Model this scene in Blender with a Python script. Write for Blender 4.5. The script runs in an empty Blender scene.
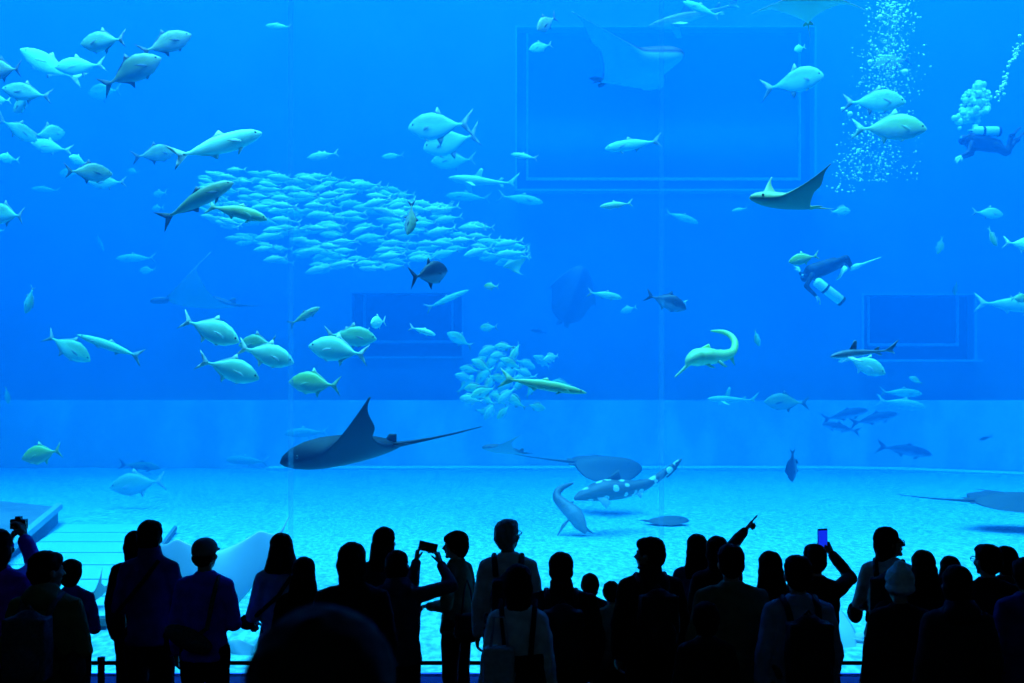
import bpy, bmesh, math, random
from mathutils import Vector, Matrix, noise
import numpy as np

SC = bpy.context.scene
COL = SC.collection
R = math.radians
F = 996.0            # focal length in pixels of the 1024 px wide frame
HY = 390.0           # row of the horizon
CZ = 2.7             # eye height above the hall floor

# ------------------------------------------------------------ camera, light, exposure
cam = bpy.data.objects.new('camera', bpy.data.cameras.new('camera'))
COL.objects.link(cam)
cam.location = (0, 0, CZ)
cam.rotation_euler = (R(90), 0, 0)
cam.data.sensor_width = 36.0
cam.data.lens = 36.0 * F / 1024.0
cam.data.shift_y = (HY - 341.5) / 1024.0
cam.data.clip_end = 200
cam.data.dof.use_dof = True
cam.data.dof.focus_distance = 10.0
cam.data.dof.aperture_fstop = 3.5
SC.camera = cam

world = bpy.data.worlds.new('world')
SC.world = world
world.use_nodes = True
bg = world.node_tree.nodes['Background']
bg.inputs['Color'].default_value = (0.3, 0.6, 1.0, 1)
bg.inputs['Strength'].default_value = 0.002

def sun_lamp(name, energy, angle, rot, color=(1, 1, 1)):
    l = bpy.data.lights.new(name, 'SUN')
    l.energy = energy
    l.angle = R(angle)
    l.color = color
    o = bpy.data.objects.new(name, l)
    COL.objects.link(o)
    o.rotation_euler = rot
    return o

# daylight and tank lamps pour straight down through the open water surface
sun_lamp('skylight_sun', 26.0, 55, (R(-2), R(-4), 0), (0.2, 0.68, 1.0))

def area_lamp(name, loc, rot, sx, sy, power, color):
    l = bpy.data.lights.new(name, 'AREA')
    l.shape = 'RECTANGLE'
    l.size, l.size_y = sx, sy
    l.energy = power
    l.color = color
    o = bpy.data.objects.new(name, l)
    COL.objects.link(o)
    o.location = loc
    o.rotation_euler = rot
    return o

# the row of tank lamps over the water along the acrylic window, turned into the tank
area_lamp('tank_lamps', (1.0, 10.3, 17.9), (R(40), 0, 0), 34.0, 1.6, 15000.0, (0.2, 0.68, 1.0))
# unseen fill light added under the hall ceiling to lift the crowd's dark backs
area_lamp('hall_fill', (0, -1.5, 6.9), (R(35), 0, 0), 9.0, 4.0, 22.0, (0.17, 0.6, 1.0))

SC.view_settings.view_transform = 'Standard'
SC.view_settings.look = 'None'
SC.view_settings.exposure = 0.0
SC.view_settings.gamma = 1.0
SC.view_settings.use_curve_mapping = False
SC.cycles.volume_bounces = 0
SC.cycles.max_bounces = 6
SC.cycles.diffuse_bounces = 2
SC.cycles.glossy_bounces = 2
SC.cycles.transparent_max_bounces = 24
SC.cycles.use_denoising = True

# ------------------------------------------------------------ small helpers
def P(px, py, Y):
    """the point at distance Y that the photograph shows at pixel (px, py)"""
    return Vector(((px - 512.0) / F * Y, Y, CZ + (HY - py) / F * Y))

def floor_at(px, py, z=0.1):
    Y = (CZ - z) * F / (py - HY)
    return Vector(((px - 512.0) / F * Y, Y, z))

def setp(o, label=None, cat=None, group=None, kind=None):
    if label: o['label'] = label
    if cat: o['category'] = cat
    if group: o['group'] = group
    if kind: o['kind'] = kind
    return o

def empty(name, loc=(0, 0, 0), rz=0.0):
    o = bpy.data.objects.new(name, None)
    o.empty_display_size = 0.1
    COL.objects.link(o)
    o.location = loc
    o.rotation_euler = (0, 0, rz)
    return o

def link(name, mesh, parent=None):
    o = bpy.data.objects.new(name, mesh)
    COL.objects.link(o)
    if parent is not None:
        o.parent = parent
    return o

def copy_tree(o, parent=None):
    c = o.copy()
    COL.objects.link(c)
    if parent is not None:
        c.parent = parent
    for ch in list(o.children):
        copy_tree(ch, c)
    return c

class MB:
    """collects shapes for one mesh"""
    def __init__(self):
        self.v, self.f, self.m = [], [], []

    def add(self, vs, fs, mat=0):
        b = len(self.v)
        self.v += [tuple(p) for p in vs]
        self.f += [tuple(i + b for i in f) for f in fs]
        self.m += [mat] * len(fs)

    def box(self, lo, hi, mat=0, M=None):
        (x0, y0, z0), (x1, y1, z1) = lo, hi
        vs = [Vector(p) for p in ((x0, y0, z0), (x1, y0, z0), (x1, y1, z0), (x0, y1, z0),
                                  (x0, y0, z1), (x1, y0, z1), (x1, y1, z1), (x0, y1, z1))]
        if M is not None: vs = [M @ p for p in vs]
        self.add(vs, [(3, 2, 1, 0), (4, 5, 6, 7), (0, 1, 5, 4), (1, 2, 6, 5), (2, 3, 7, 6), (3, 0, 4, 7)], mat)

    def loft(self, rings, mat=0, caps=True, closed=False):
        n = len(rings[0])
        vs = [p for r in rings for p in r]
        fs = []
        for i in range(len(rings) - 1):
            for j in range(n):
                k = (j + 1) % n
                fs.append((i * n + j, i * n + k, (i + 1) * n + k, (i + 1) * n + j))
        if caps:
            fs.append(tuple(reversed(range(n))))
            fs.append(tuple((len(rings) - 1) * n + j for j in range(n)))
        self.add(vs, fs, mat)

    def tube(self, pts, rad, n=10, mat=0, flat=None):
        pts = [Vector(p) for p in pts]
        if not hasattr(rad, '__len__'): rad = [rad] * len(pts)
        rings, a = [], None
        for i, p in enumerate(pts):
            t = (pts[min(i + 1, len(pts) - 1)] - pts[max(i - 1, 0)]).normalized()
            if a is None:
                a = t.orthogonal().normalized()
            a = (a - t * a.dot(t)).normalized()
            b = t.cross(a)
            rings.append([p + (a * math.cos(2 * math.pi * j / n) + b * math.sin(2 * math.pi * j / n)) * rad[i] for j in range(n)])
        self.loft(rings, mat)

    def ell(self, c, r, M=None, nu=16, nv=10, mat=0):
        c = Vector(c)
        vs, fs = [], []
        def T(p):
            p = Vector((p[0] * r[0], p[1] * r[1], p[2] * r[2]))
            if M is not None: p = M @ p
            return c + p
        vs.append(T((0, 0, -1)))
        for i in range(1, nv):
            th = -math.pi / 2 + math.pi * i / nv
            for j in range(nu):
                ph = 2 * math.pi * j / nu
                vs.append(T((math.cos(th) * math.cos(ph), math.cos(th) * math.sin(ph), math.sin(th))))
        vs.append(T((0, 0, 1)))
        top = len(vs) - 1
        for j in range(nu):
            k = (j + 1) % nu
            fs.append((0, 1 + k, 1 + j))
            fs.append((top, 1 + (nv - 2) * nu + j, 1 + (nv - 2) * nu + k))
            for i in range(nv - 2):
                fs.append((1 + i * nu + j, 1 + i * nu + k, 1 + (i + 1) * nu + k, 1 + (i + 1) * nu + j))
        self.add(vs, fs, mat)

    def cap(self, a, b, ra, rb, n=12):
        """a tapered limb with round ends"""
        a, b = Vector(a), Vector(b)
        d = b - a
        t = d.normalized()
        u = t.orthogonal().normalized()
        w = t.cross(u)
        rings = []
        k = 4
        for i in range(k):
            th = math.pi / 2 * (1 - (i + 0.35) / k)
            rings.append((a - t * ra * math.sin(th), ra * math.cos(th)))
        rings.append((a, ra)); rings.append((b, rb))
        for i in range(k):
            th = math.pi / 2 * ((i + 0.65) / k)
            rings.append((b + t * rb * math.sin(th), rb * math.cos(th)))
        self.loft([[c + (u * math.cos(2 * math.pi * j / n) + w * math.sin(2 * math.pi * j / n)) * r for j in range(n)] for c, r in rings])

    def blade(self, outline, thick, M=None, mat=0):
        """a thin fin: outline of (x, z) points, lens-shaped in section, in the plane y = 0"""
        n = len(outline)
        cx = sum(p[0] for p in outline) / n
        cz = sum(p[1] for p in outline) / n
        vs = []
        for x, z in outline: vs.append(Vector((x, 0, z)))
        inner = [(cx + (x - cx) * 0.72, cz + (z - cz) * 0.72) for x, z in outline]
        for s in (1, -1):
            for x, z in inner: vs.append(Vector((x, s * thick / 2, z)))
        if M is not None: vs = [M @ p for p in vs]
        fs = []
        for j in range(n):
            k = (j + 1) % n
            fs.append((j, k, n + k, n + j))
            fs.append((k, j, 2 * n + j, 2 * n + k))
        fs.append(tuple(n + j for j in range(n)))
        fs.append(tuple(2 * n + j for j in reversed(range(n))))
        self.add(vs, fs, mat)

    def mesh(self, name, mats, smooth=True):
        me = bpy.data.meshes.new(name)
        me.from_pydata(self.v, [], self.f)
        for m in (mats if isinstance(mats, (list, tuple)) else [mats]):
            me.materials.append(m)
        me.polygons.foreach_set('material_index', self.m)
        me.polygons.foreach_set('use_smooth', [smooth] * len(self.f))
        bm = bmesh.new()
        bm.from_mesh(me)
        bmesh.ops.recalc_face_normals(bm, faces=bm.faces)
        bm.to_mesh(me)
        bm.free()
        me.update()
        return me

    def build(self, name, mats, parent=None, smooth=True):
        return link(name, self.mesh(name, mats, smooth), parent)

    def fused(self, name, mat, voxel=0.012, smooth=4, bump=0.0, bscale=0.1, parent=None):
        """all shapes of this mesh melted into one continuous surface"""
        me = self.mesh(name + '_raw', mat, True)
        o = bpy.data.objects.new(name + '_raw', me)
        COL.objects.link(o)
        r = o.modifiers.new('r', 'REMESH')
        r.mode = 'VOXEL'
        r.voxel_size = voxel
        r.use_smooth_shade = True
        if smooth:
            s = o.modifiers.new('s', 'SMOOTH')
            s.factor = 0.5
            s.iterations = smooth
        if bump:
            t = bpy.data.textures.new(name + '_folds', 'CLOUDS')
            t.noise_scale = bscale
            d = o.modifiers.new('d', 'DISPLACE')
            d.texture = t
            d.strength = bump
            d.mid_level = 0.5
            d.texture_coords = 'LOCAL'
        dg = bpy.context.evaluated_depsgraph_get()
        out = bpy.data.meshes.new_from_object(o.evaluated_get(dg))
        out.name = name
        bpy.data.objects.remove(o)
        bpy.data.meshes.remove(me)
        out.materials.clear()
        out.materials.append(mat)
        out.polygons.foreach_set('use_smooth', [True] * len(out.polygons))
        return link(name, out, parent)

# ------------------------------------------------------------ materials
def mat(name, color=(0.5, 0.5, 0.5), rough=0.6, spec=0.3, metal=0.0, sheen=0.0):
    m = bpy.data.materials.new(name)
    m.use_nodes = True
    b = m.node_tree.nodes['Principled BSDF']
    b.inputs['Base Color'].default_value = (*color, 1)
    b.inputs['Roughness'].default_value = rough
    b.inputs['Specular IOR Level'].default_value = spec
    b.inputs['Metallic'].default_value = metal
    if sheen: b.inputs['Sheen Weight'].default_value = sheen
    return m

def nodes(m):
    return m.node_tree.nodes, m.node_tree.links, m.node_tree.nodes['Principled BSDF']

def noise_mat(name, c1, c2, scale=8.0, rough=0.7, spec=0.3, bump=0.0, detail=5.0, stretch=(1, 1, 1), coord='Object', lo=0.35, hi=0.65):
    m = mat(name, c1, rough, spec)
    N, L, b = nodes(m)
    tc = N.new('ShaderNodeTexCoord')
    mp = N.new('ShaderNodeMapping')
    mp.inputs['Scale'].default_value = stretch
    nz = N.new('ShaderNodeTexNoise')
    nz.inputs['Scale'].default_value = scale
    nz.inputs['Detail'].default_value = detail
    cr = N.new('ShaderNodeValToRGB')
    cr.color_ramp.elements[0].position = lo
    cr.color_ramp.elements[1].position = hi
    cr.color_ramp.elements[0].color = (*c1, 1)
    cr.color_ramp.elements[1].color = (*c2, 1)
    L.new(tc.outputs[coord], mp.inputs['Vector'])
    L.new(mp.outputs['Vector'], nz.inputs['Vector'])
    L.new(nz.outputs['Fac'], cr.inputs['Fac'])
    L.new(cr.outputs['Color'], b.inputs['Base Color'])
    if bump:
        bp = N.new('ShaderNodeBump')
        bp.inputs['Strength'].default_value = bump
        bp.inputs['Distance'].default_value = 0.05
        L.new(nz.outputs['Fac'], bp.inputs['Height'])
        L.new(bp.outputs['Normal'], b.inputs['Normal'])
    return m
# ------------------------------------------------------------ the tank: water, walls, sand, glass
GY = 9.0             # distance of the acrylic window
BACK = 33.0          # distance of the low back wall of the tank
TOPZ = 17.5          # the water surface
XL, XR = -20.0, 24.0

def volume_mat():
    m = bpy.data.materials.new('sea_water')
    m.use_nodes = True
    N, L = m.node_tree.nodes, m.node_tree.links
    N.clear()
    out = N.new('ShaderNodeOutputMaterial')
    sc = N.new('ShaderNodeVolumeScatter')
    ab = N.new('ShaderNodeVolumeAbsorption')
    ad = N.new('ShaderNodeAddShader')
    # scattering and absorption per metre
    S = (0.0, 0.0155, 0.052)
    A = (0.13, 0.044, 0.0)
    ds = max(S); sc.inputs['Density'].default_value = ds
    sc.inputs['Color'].default_value = (S[0] / ds, S[1] / ds, S[2] / ds, 1)
    sc.inputs['Anisotropy'].default_value = 0.0
    da = max(A); ab.inputs['Density'].default_value = da
    ab.inputs['Color'].default_value = (1 - A[0] / da, 1 - A[1] / da, 1 - A[2] / da, 1)
    L.new(sc.outputs[0], ad.inputs[0]); L.new(ab.outputs[0], ad.inputs[1])
    L.new(ad.outputs[0], out.inputs['Volume'])
    return m

w = MB()
w.box((XL - 0.5, GY + 0.12, -0.3), (XR + 0.5, 36.5, TOPZ))
water = w.build('water', volume_mat(), smooth=False)
setp(water, kind='structure')

def structure(name, mb, m, smooth=False):
    return setp(mb.build(name, m, smooth=smooth), kind='structure')

M_wall = noise_mat('painted_tank_wall', (0.26, 0.27, 0.28), (0.34, 0.35, 0.36), 0.35, 0.8, 0.1)
M_plinth = noise_mat('pale_tank_wall', (0.55, 0.56, 0.55), (0.85, 0.85, 0.82), 0.8, 0.8, 0.1, stretch=(1, 1, 0.18), lo=0.45, hi=0.75)
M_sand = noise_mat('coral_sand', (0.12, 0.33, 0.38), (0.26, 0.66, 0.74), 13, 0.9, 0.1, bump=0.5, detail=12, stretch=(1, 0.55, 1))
M_slab = noise_mat('smooth_tank_slab', (0.15, 0.17, 0.18), (0.2, 0.22, 0.23), 1.5, 0.8, 0.1)

# sand bed, its far edge bends towards the viewer on the right
edge = [(XL - 0.5, BACK), (10.5, BACK), (13.0, 32.2), (15.5, 30.6), (18.5, 27.8), (XR + 0.5, 22.0)]
b = MB()
nx, ny = 90, 60
def far_y(x):
    for (xa, ya), (xb, yb) in zip(edge, edge[1:]):
        if x <= xb: return ya + (yb - ya) * max(0, (x - xa)) / (xb - xa)
    return edge[-1][1]
grid = []
for i in range(nx + 1):
    x = XL - 0.3 + (XR - XL + 0.6) * i / nx
    for j in range(ny + 1):
        y = GY + 0.13 + (far_y(x) - GY - 0.13) * (j / ny)
        z = 0.1 + 0.05 * noise.noise(Vector((x * 0.5, y * 0.5, 3))) + 0.03 * noise.noise(Vector((x * 1.7, y * 1.7, 1)))
        grid.append((x, y, z))
b.add(grid, [(i * (ny + 1) + j, (i + 1) * (ny + 1) + j, (i + 1) * (ny + 1) + j + 1, i * (ny + 1) + j + 1) for i in range(nx) for j in range(ny)])
structure('floor_sand', b, M_sand, True)

# low pale wall at the back, with a flat shelf on top, and the deep wall behind it
b = MB()
for (xa, ya), (xb, yb) in zip(edge, edge[1:]):
    vs = [(xa, ya, -0.2), (xb, yb, -0.2), (xb, yb + 0.9, 2.35), (xa, ya + 0.9, 2.35), (xb, 36.2, 2.35), (xa, 36.2, 2.35)]
    b.add(vs, [(0, 1, 2, 3), (3, 2, 4, 5)])
structure('wall_plinth', b, M_plinth)

# the big wall, with three window openings
WY = 34.5
holes = []
def hole(x0, y0, x1, y1):
    a, c = P(x0, y1, WY), P(x1, y0, WY)
    holes.append((a.x, a.z, c.x, c.z))
hole(517, 28, 814, 192)
hole(863, 295, 974, 360)
hole(352, 293, 462, 357)
xs = sorted({XL - 0.3, XR + 0.3, *[h[0] for h in holes], *[h[2] for h in holes]})
zs = sorted({2.0, TOPZ + 1.0, *[h[1] for h in holes], *[h[3] for h in holes]})
b = MB()
for xa, xb in zip(xs, xs[1:]):
    for za, zb in zip(zs, zs[1:]):
        cx, cz = (xa + xb) / 2, (za + zb) / 2
        if any(h[0] < cx < h[2] and h[1] < cz < h[3] for h in holes): continue
        b.box((xa, WY, za), (xb, WY + 1.2, zb))
structure('wall_back', b, M_wall)
M_frame = mat('pale_window_frame', (0.42, 0.6, 0.6), 0.6, 0.2)
M_framedim = mat('dull_window_frame', (0.3, 0.36, 0.36), 0.7, 0.2)
M_darkglass = mat('dark_window_glass', (0.02, 0.025, 0.03), 0.15, 0.4)
for i, (x0, z0, x1, z1) in enumerate(holes):
    g = MB(); g.box((x0, WY + 0.55, z0), (x1, WY + 0.65, z1))
    wo = structure('window_%d' % (i + 1), g, M_darkglass)
    MF = M_frame if i < 2 else M_framedim
    fr = MB()
    t = 0.065 if i < 2 else 0.05
    fr.box((x0 - t, WY - 0.55, z0 - t), (x1 + t, WY + 0.02, z0))
    fr.box((x0 - t, WY - 0.1, z1), (x1 + t, WY + 0.02, z1 + t * 0.5))
    fr.box((x0 - t, WY - 0.1, z0), (x0, WY + 0.02, z1))
    fr.box((x1, WY - 0.1, z0), (x1 + t, WY + 0.02, z1))
    fr.build('window_frame', MF, wo, smooth=False)
    fi = MB()
    for lo, hi in (((x0 + 0.32, z0 + 0.5), (x0 + 0.4, z1)), ((x1 - 0.4, z0 + 0.5), (x1 - 0.32, z1)), ((x0 + 0.4, z0 + 0.5), (x1 - 0.4, z0 + 0.6))):
        fi.box((lo[0], WY + 0.45, lo[1]), (hi[0], WY + 0.54, hi[1]))
    fi.build('inner_frame', MF, wo, smooth=False)
b = MB(); b.box((XL - 0.4, GY + 0.2, -0.2), (XL, WY, TOPZ + 1)); structure('wall_left', b, M_wall)
b = MB(); b.box((XR, GY + 0.2, -0.2), (XR + 0.4, WY, TOPZ + 1)); structure('wall_right', b, M_wall)

# raised smooth slab along the left wall with a pale kerb
b = MB()
q = [(XL, GY + 0.3), (-5.65, GY + 0.3), (-7.66, 15.66), (-8.84, 19.4), (XL, 26.5)]
b.add([(x, y, 0.0) for x, y in q] + [(x, y, 0.42) for x, y in q],
      [(4, 3, 2, 1, 0), (5, 6, 7, 8, 9)] + [(i, (i + 1) % 5, 5 + (i + 1) % 5, 5 + i) for i in range(5)])
structure('floor_slab', b, M_slab)
b = MB()
b.tube([(-5.65, GY + 0.3, 0.42), (-7.66, 15.66, 0.42), (-8.84, 19.4, 0.42)], 0.09, 6)
structure('trim_1', b, mat('slab_kerb', (0.25, 0.4, 0.42), 0.8))

# perforated bright panels laid over the sand on the left, one after another towards the glass
M_panel = mat('perforated_pale_panel', (0.62, 0.63, 0.6), 0.7, 0.2)
N, L, bs = nodes(M_panel)
tc = N.new('ShaderNodeTexCoord'); vo = N.new('ShaderNodeTexVoronoi'); vo.inputs['Randomness'].default_value = 0.0
vo.inputs['Scale'].default_value = 14.0
cr = N.new('ShaderNodeValToRGB'); cr.color_ramp.elements[0].position = 0.22; cr.color_ramp.elements[1].position = 0.3
cr.color_ramp.elements[0].color = (0.1, 0.3, 0.35, 1); cr.color_ramp.elements[1].color = (0.2, 0.56, 0.62, 1)
L.new(tc.outputs['Object'], vo.inputs['Vector']); L.new(vo.outputs['Distance'], cr.inputs['Fac']); L.new(cr.outputs['Color'], bs.inputs['Base Color'])
M_seam = mat('panel_edge', (0.18, 0.2, 0.2), 0.8)
places = ['farthest from the glass', 'second from its far end', 'third from its far end', 'fourth from its far end, in the middle',
          'third from the glass', 'second from the glass', 'nearest to the glass']
sh = -0.235
for i in range(7):
    yc = 18.2 - 1.06 * (i + 0.5)
    e = empty('floor_panel', (-7.15 + (18.2 - yc) * 0.235, yc, 0.2))
    for nm, w_, l_, z0, z1, m_ in (('panel_top', 1.0, 0.5, -0.02, 0.05, M_panel), ('panel_rim', 1.03, 0.525, -0.06, 0.02, M_seam)):
        p = MB(); p.box((-w_, -l_, z0), (w_, l_, z1), M=Matrix(((1, sh, 0), (0, 1, 0), (0, 0, 1))))
        p.build(nm, m_, e, False)
    setp(e, 'pale perforated panel on the sand at left, ' + places[i] + ' in its row', 'floor panel', 'row of perforated panels on the tank floor')

# the acrylic window: three bonded panes with faint joints
M_acr = bpy.data.materials.new('clear_acrylic')
M_acr.use_nodes = True
N, L = M_acr.node_tree.nodes, M_acr.node_tree.links
N.clear()
out = N.new('ShaderNodeOutputMaterial'); tr = N.new('ShaderNodeBsdfTransparent'); gl = N.new('ShaderNodeBsdfGlossy')
gl.inputs['Roughness'].default_value = 0.02
lw = N.new('ShaderNodeLayerWeight'); lw.inputs['Blend'].default_value = 0.15; mx = N.new('ShaderNodeMixShader')
L.new(lw.outputs['Fresnel'], mx.inputs[0]); L.new(tr.outputs[0], mx.inputs[1]); L.new(gl.outputs[0], mx.inputs[2]); L.new(mx.outputs[0], out.inputs['Surface'])
GZ0, GZ1 = 0.11, 7.2
joints = [-9.0, (290 - 512) / F * GY, (662 - 512) / F * GY, 9.0]
for i in range(3):
    b = MB()
    xa, xb = joints[i], joints[i + 1]
    b.add([(xa, GY, GZ0), (xb, GY, GZ0), (xb, GY, GZ1), (xa, GY, GZ1), (xa, GY + 0.1, GZ0), (xb, GY + 0.1, GZ0), (xb, GY + 0.1, GZ1), (xa, GY + 0.1, GZ1)],
          [(0, 1, 2, 3), (7, 6, 5, 4), (0, 4, 5, 1), (3, 2, 6, 7)])
    structure('window_%d' % (i + 4), b, M_acr)
M_joint = bpy.data.materials.new('bonded_joint')
M_joint.use_nodes = True
N, L = M_joint.node_tree.nodes, M_joint.node_tree.links
N.clear()
out = N.new('ShaderNodeOutputMaterial'); tr = N.new('ShaderNodeBsdfTransparent'); df = N.new('ShaderNodeBsdfTranslucent')
df.inputs['Color'].default_value = (0.9, 0.95, 1, 1)
mx = N.new('ShaderNodeMixShader'); mx.inputs[0].default_value = 0.15
L.new(tr.outputs[0], mx.inputs[1]); L.new(df.outputs[0], mx.inputs[2]); L.new(mx.outputs[0], out.inputs['Surface'])
for i in (1, 2):
    b = MB(); b.box((joints[i] - 0.024, GY + 0.03, GZ0), (joints[i] + 0.024, GY + 0.034, GZ1))
    structure('trim_%d' % (i + 1), b, M_joint)

# ------------------------------------------------------------ the dark hall
M_hall = noise_mat('dark_hall_paint', (0.012, 0.012, 0.015), (0.02, 0.02, 0.024), 3, 0.8, 0.2)
M_carpet = noise_mat('dark_carpet', (0.012, 0.012, 0.016), (0.03, 0.03, 0.035), 60, 0.95, 0.05)
M_sill = noise_mat('blue_painted_sill', (0.1, 0.14, 0.85), (0.12, 0.16, 0.92), 5, 0.5, 0.3)
b = MB(); b.box((-9.3, -4, -0.2), (9.3, 8.3, 0.0)); structure('floor', b, M_carpet)
b = MB(); b.box((-9.3, -4, 0.0), (9.3, 2.3, 0.8)); structure('floor_tier', b, M_carpet)
b = MB(); b.box((-9.3, -4.2, -0.2), (9.3, -4, 7.5)); structure('wall_rear', b, M_hall)
b = MB(); b.box((-9.5, -4.2, -0.2), (-9.3, 9.12, 7.5)); structure('wall_hall_left', b, M_hall)
b = MB(); b.box((9.3, -4.2, -0.2), (9.5, 9.12, 7.5)); structure('wall_hall_right', b, M_hall)
b = MB(); b.box((-9.5, -4.2, 7.2), (9.5, 9.12, 7.5)); structure('ceiling', b, M_hall)
b = MB(); b.box((XL - 0.6, 8.9, 7.5), (XR + 0.6, 9.12, TOPZ + 1)); b.box((XL - 0.6, 8.9, -0.3), (-9.5, 9.12, 7.5)); b.box((9.5, 8.9, -0.3), (XR + 0.6, 9.12, 7.5))
structure('wall_front', b, M_hall)
b = MB(); b.box((-9.3, 8.3, -0.2), (9.3, GY + 0.12, GZ0)); structure('trim_4', b, M_sill)

M_rail = mat('black_metal', (0.01, 0.01, 0.012), 0.4, 0.4)
rail = empty('handrail', (0, 8.22, 0))
setp(rail, 'low black metal handrail along the foot of the acrylic window', 'handrail')
b = MB(); b.tube([(-9.2, 0, 0.447), (9.2, 0, 0.447)], 0.017, 12); b.build('top_rail', M_rail, rail)
for k in range(-2, 5):
    xp = -3.39 + 2.45 * k
    b = MB(); b.tube([(xp, 0, 0), (xp, 0, 0.44), (xp, 0, 0.495)], [0.028, 0.028, 0.032], 12)
    b.build('post', M_rail, rail)

# pale flat kerb where the sand meets the low wall
b = MB()
for (xa, ya), (xb, yb) in zip([(-8.0, BACK)] + edge[1:], edge[1:]):
    vs = [(xa, ya - 0.75, 0.0), (xb, yb - 0.75, 0.0), (xb, yb - 0.75, 0.17), (xa, ya - 0.75, 0.17), (xb, yb + 0.05, 0.19), (xa, ya + 0.05, 0.19)]
    b.add(vs, [(0, 1, 2, 3), (3, 2, 4, 5)])
structure('trim_5', b, mat('pale_kerb', (0.6, 0.92, 0.92), 0.7))
# ------------------------------------------------------------ swimming animals
def shaded_fish(name, back, side, belly, rough=0.45, zr=0.16, spec=0.4, spots=None):
    """countershaded skin: back, flank and belly colour by height on the body"""
    m = mat(name, side, rough, spec)
    N, L, b = nodes(m)
    tc = N.new('ShaderNodeTexCoord')
    sx = N.new('ShaderNodeSeparateXYZ')
    mr = N.new('ShaderNodeMapRange')
    mr.inputs['From Min'].default_value = -zr
    mr.inputs['From Max'].default_value = zr
    nz = N.new('ShaderNodeTexNoise'); nz.inputs['Scale'].default_value = 9.0
    ad = N.new('ShaderNodeMath'); ad.operation = 'MULTIPLY_ADD'
    ad.inputs[1].default_value = 0.16; 
    cr = N.new('ShaderNodeValToRGB')
    e = cr.color_ramp.elements
    e[0].position = 0.30; e[0].color = (*belly, 1)
    e[1].position = 0.82; e[1].color = (*back, 1)
    k = e.new(0.55); k.color = (*side, 1)
    L.new(tc.outputs['Object'], sx.inputs[0]); L.new(sx.outputs['Z'], mr.inputs['Value'])
    L.new(tc.outputs['Object'], nz.inputs['Vector'])
    L.new(nz.outputs['Fac'], ad.inputs[0]); L.new(mr.outputs['Result'], ad.inputs[2])
    sb = N.new('ShaderNodeMath'); sb.operation = 'SUBTRACT'; sb.inputs[1].default_value = 0.08
    L.new(ad.outputs[0], sb.inputs[0]); L.new(sb.outputs[0], cr.inputs['Fac'])
    col = cr.outputs['Color']
    if spots:
        vo = N.new('ShaderNodeTexVoronoi'); vo.inputs['Scale'].default_value = spots[0]
        c2 = N.new('ShaderNodeValToRGB')
        c2.color_ramp.elements[0].position = spots[1]; c2.color_ramp.elements[0].color = (1, 1, 1, 1)
        c2.color_ramp.elements[1].position = spots[1] + 0.06; c2.color_ramp.elements[1].color = (0, 0, 0, 1)
        L.new(tc.outputs['Object'], vo.inputs['Vector']); L.new(vo.outputs['Distance'], c2.inputs['Fac'])
        mx = N.new('ShaderNodeMix'); mx.data_type = 'RGBA'
        mx.inputs[7].default_value = (*spots[2], 1)
        L.new(c2.outputs['Color'], mx.inputs[0]); L.new(col, mx.inputs[6])
        col = mx.outputs[2]
    L.new(col, b.inputs['Base Color'])
    return m

SK = {
    'silver': shaded_fish('silver_scales', (0.24, 0.46, 0.18), (0.34, 0.7, 0.34), (0.34, 0.7, 0.5)),
    'bright': shaded_fish('bright_silver_scales', (0.52, 0.94, 0.5), (0.56, 0.95, 0.6), (0.45, 0.85, 0.66)),
    'green': shaded_fish('greenish_scales', (0.34, 0.52, 0.1), (0.5, 0.62, 0.2), (0.4, 0.48, 0.3)),
    'grey': shaded_fish('grey_scales', (0.24, 0.3, 0.12), (0.36, 0.42, 0.18), (0.3, 0.36, 0.28)),
    'dark': shaded_fish('dark_scales', (0.02, 0.02, 0.025), (0.03, 0.035, 0.04), (0.2, 0.22, 0.24)),
    'shark': shaded_fish('grey_shark_skin', (0.07, 0.08, 0.09), (0.12, 0.14, 0.15), (0.6, 0.62, 0.62)),
    'pale': shaded_fish('pale_scales', (0.3, 0.54, 0.32), (0.36, 0.62, 0.4), (0.36, 0.58, 0.5)),
}
FIN = {k: noise_mat(k + '_fin', c, tuple(x * 1.3 for x in c), 20, 0.6, 0.2) for k, c in
       {'silver': (0.26, 0.30, 0.24), 'bright': (0.6, 0.64, 0.5), 'green': (0.34, 0.46, 0.22), 'grey': (0.08, 0.1, 0.1), 'dark': (0.02, 0.02, 0.025), 'shark': (0.07, 0.08, 0.09), 'pale': (0.5, 0.54, 0.5)}.items()}
M_eye = mat('fish_eye', (0.02, 0.02, 0.02), 0.15, 0.6)

def smooth_profile(keys, t):
    for (ta, *a), (tb, *c) in zip(keys, keys[1:]):
        if t <= tb:
            s = (t - ta) / (tb - ta)
            s = s * s * (3 - 2 * s) * 0.5 + s * 0.5
            return [x + (y - x) * s for x, y in zip(a, c)]
    return list(keys[-1][1:])

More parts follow.
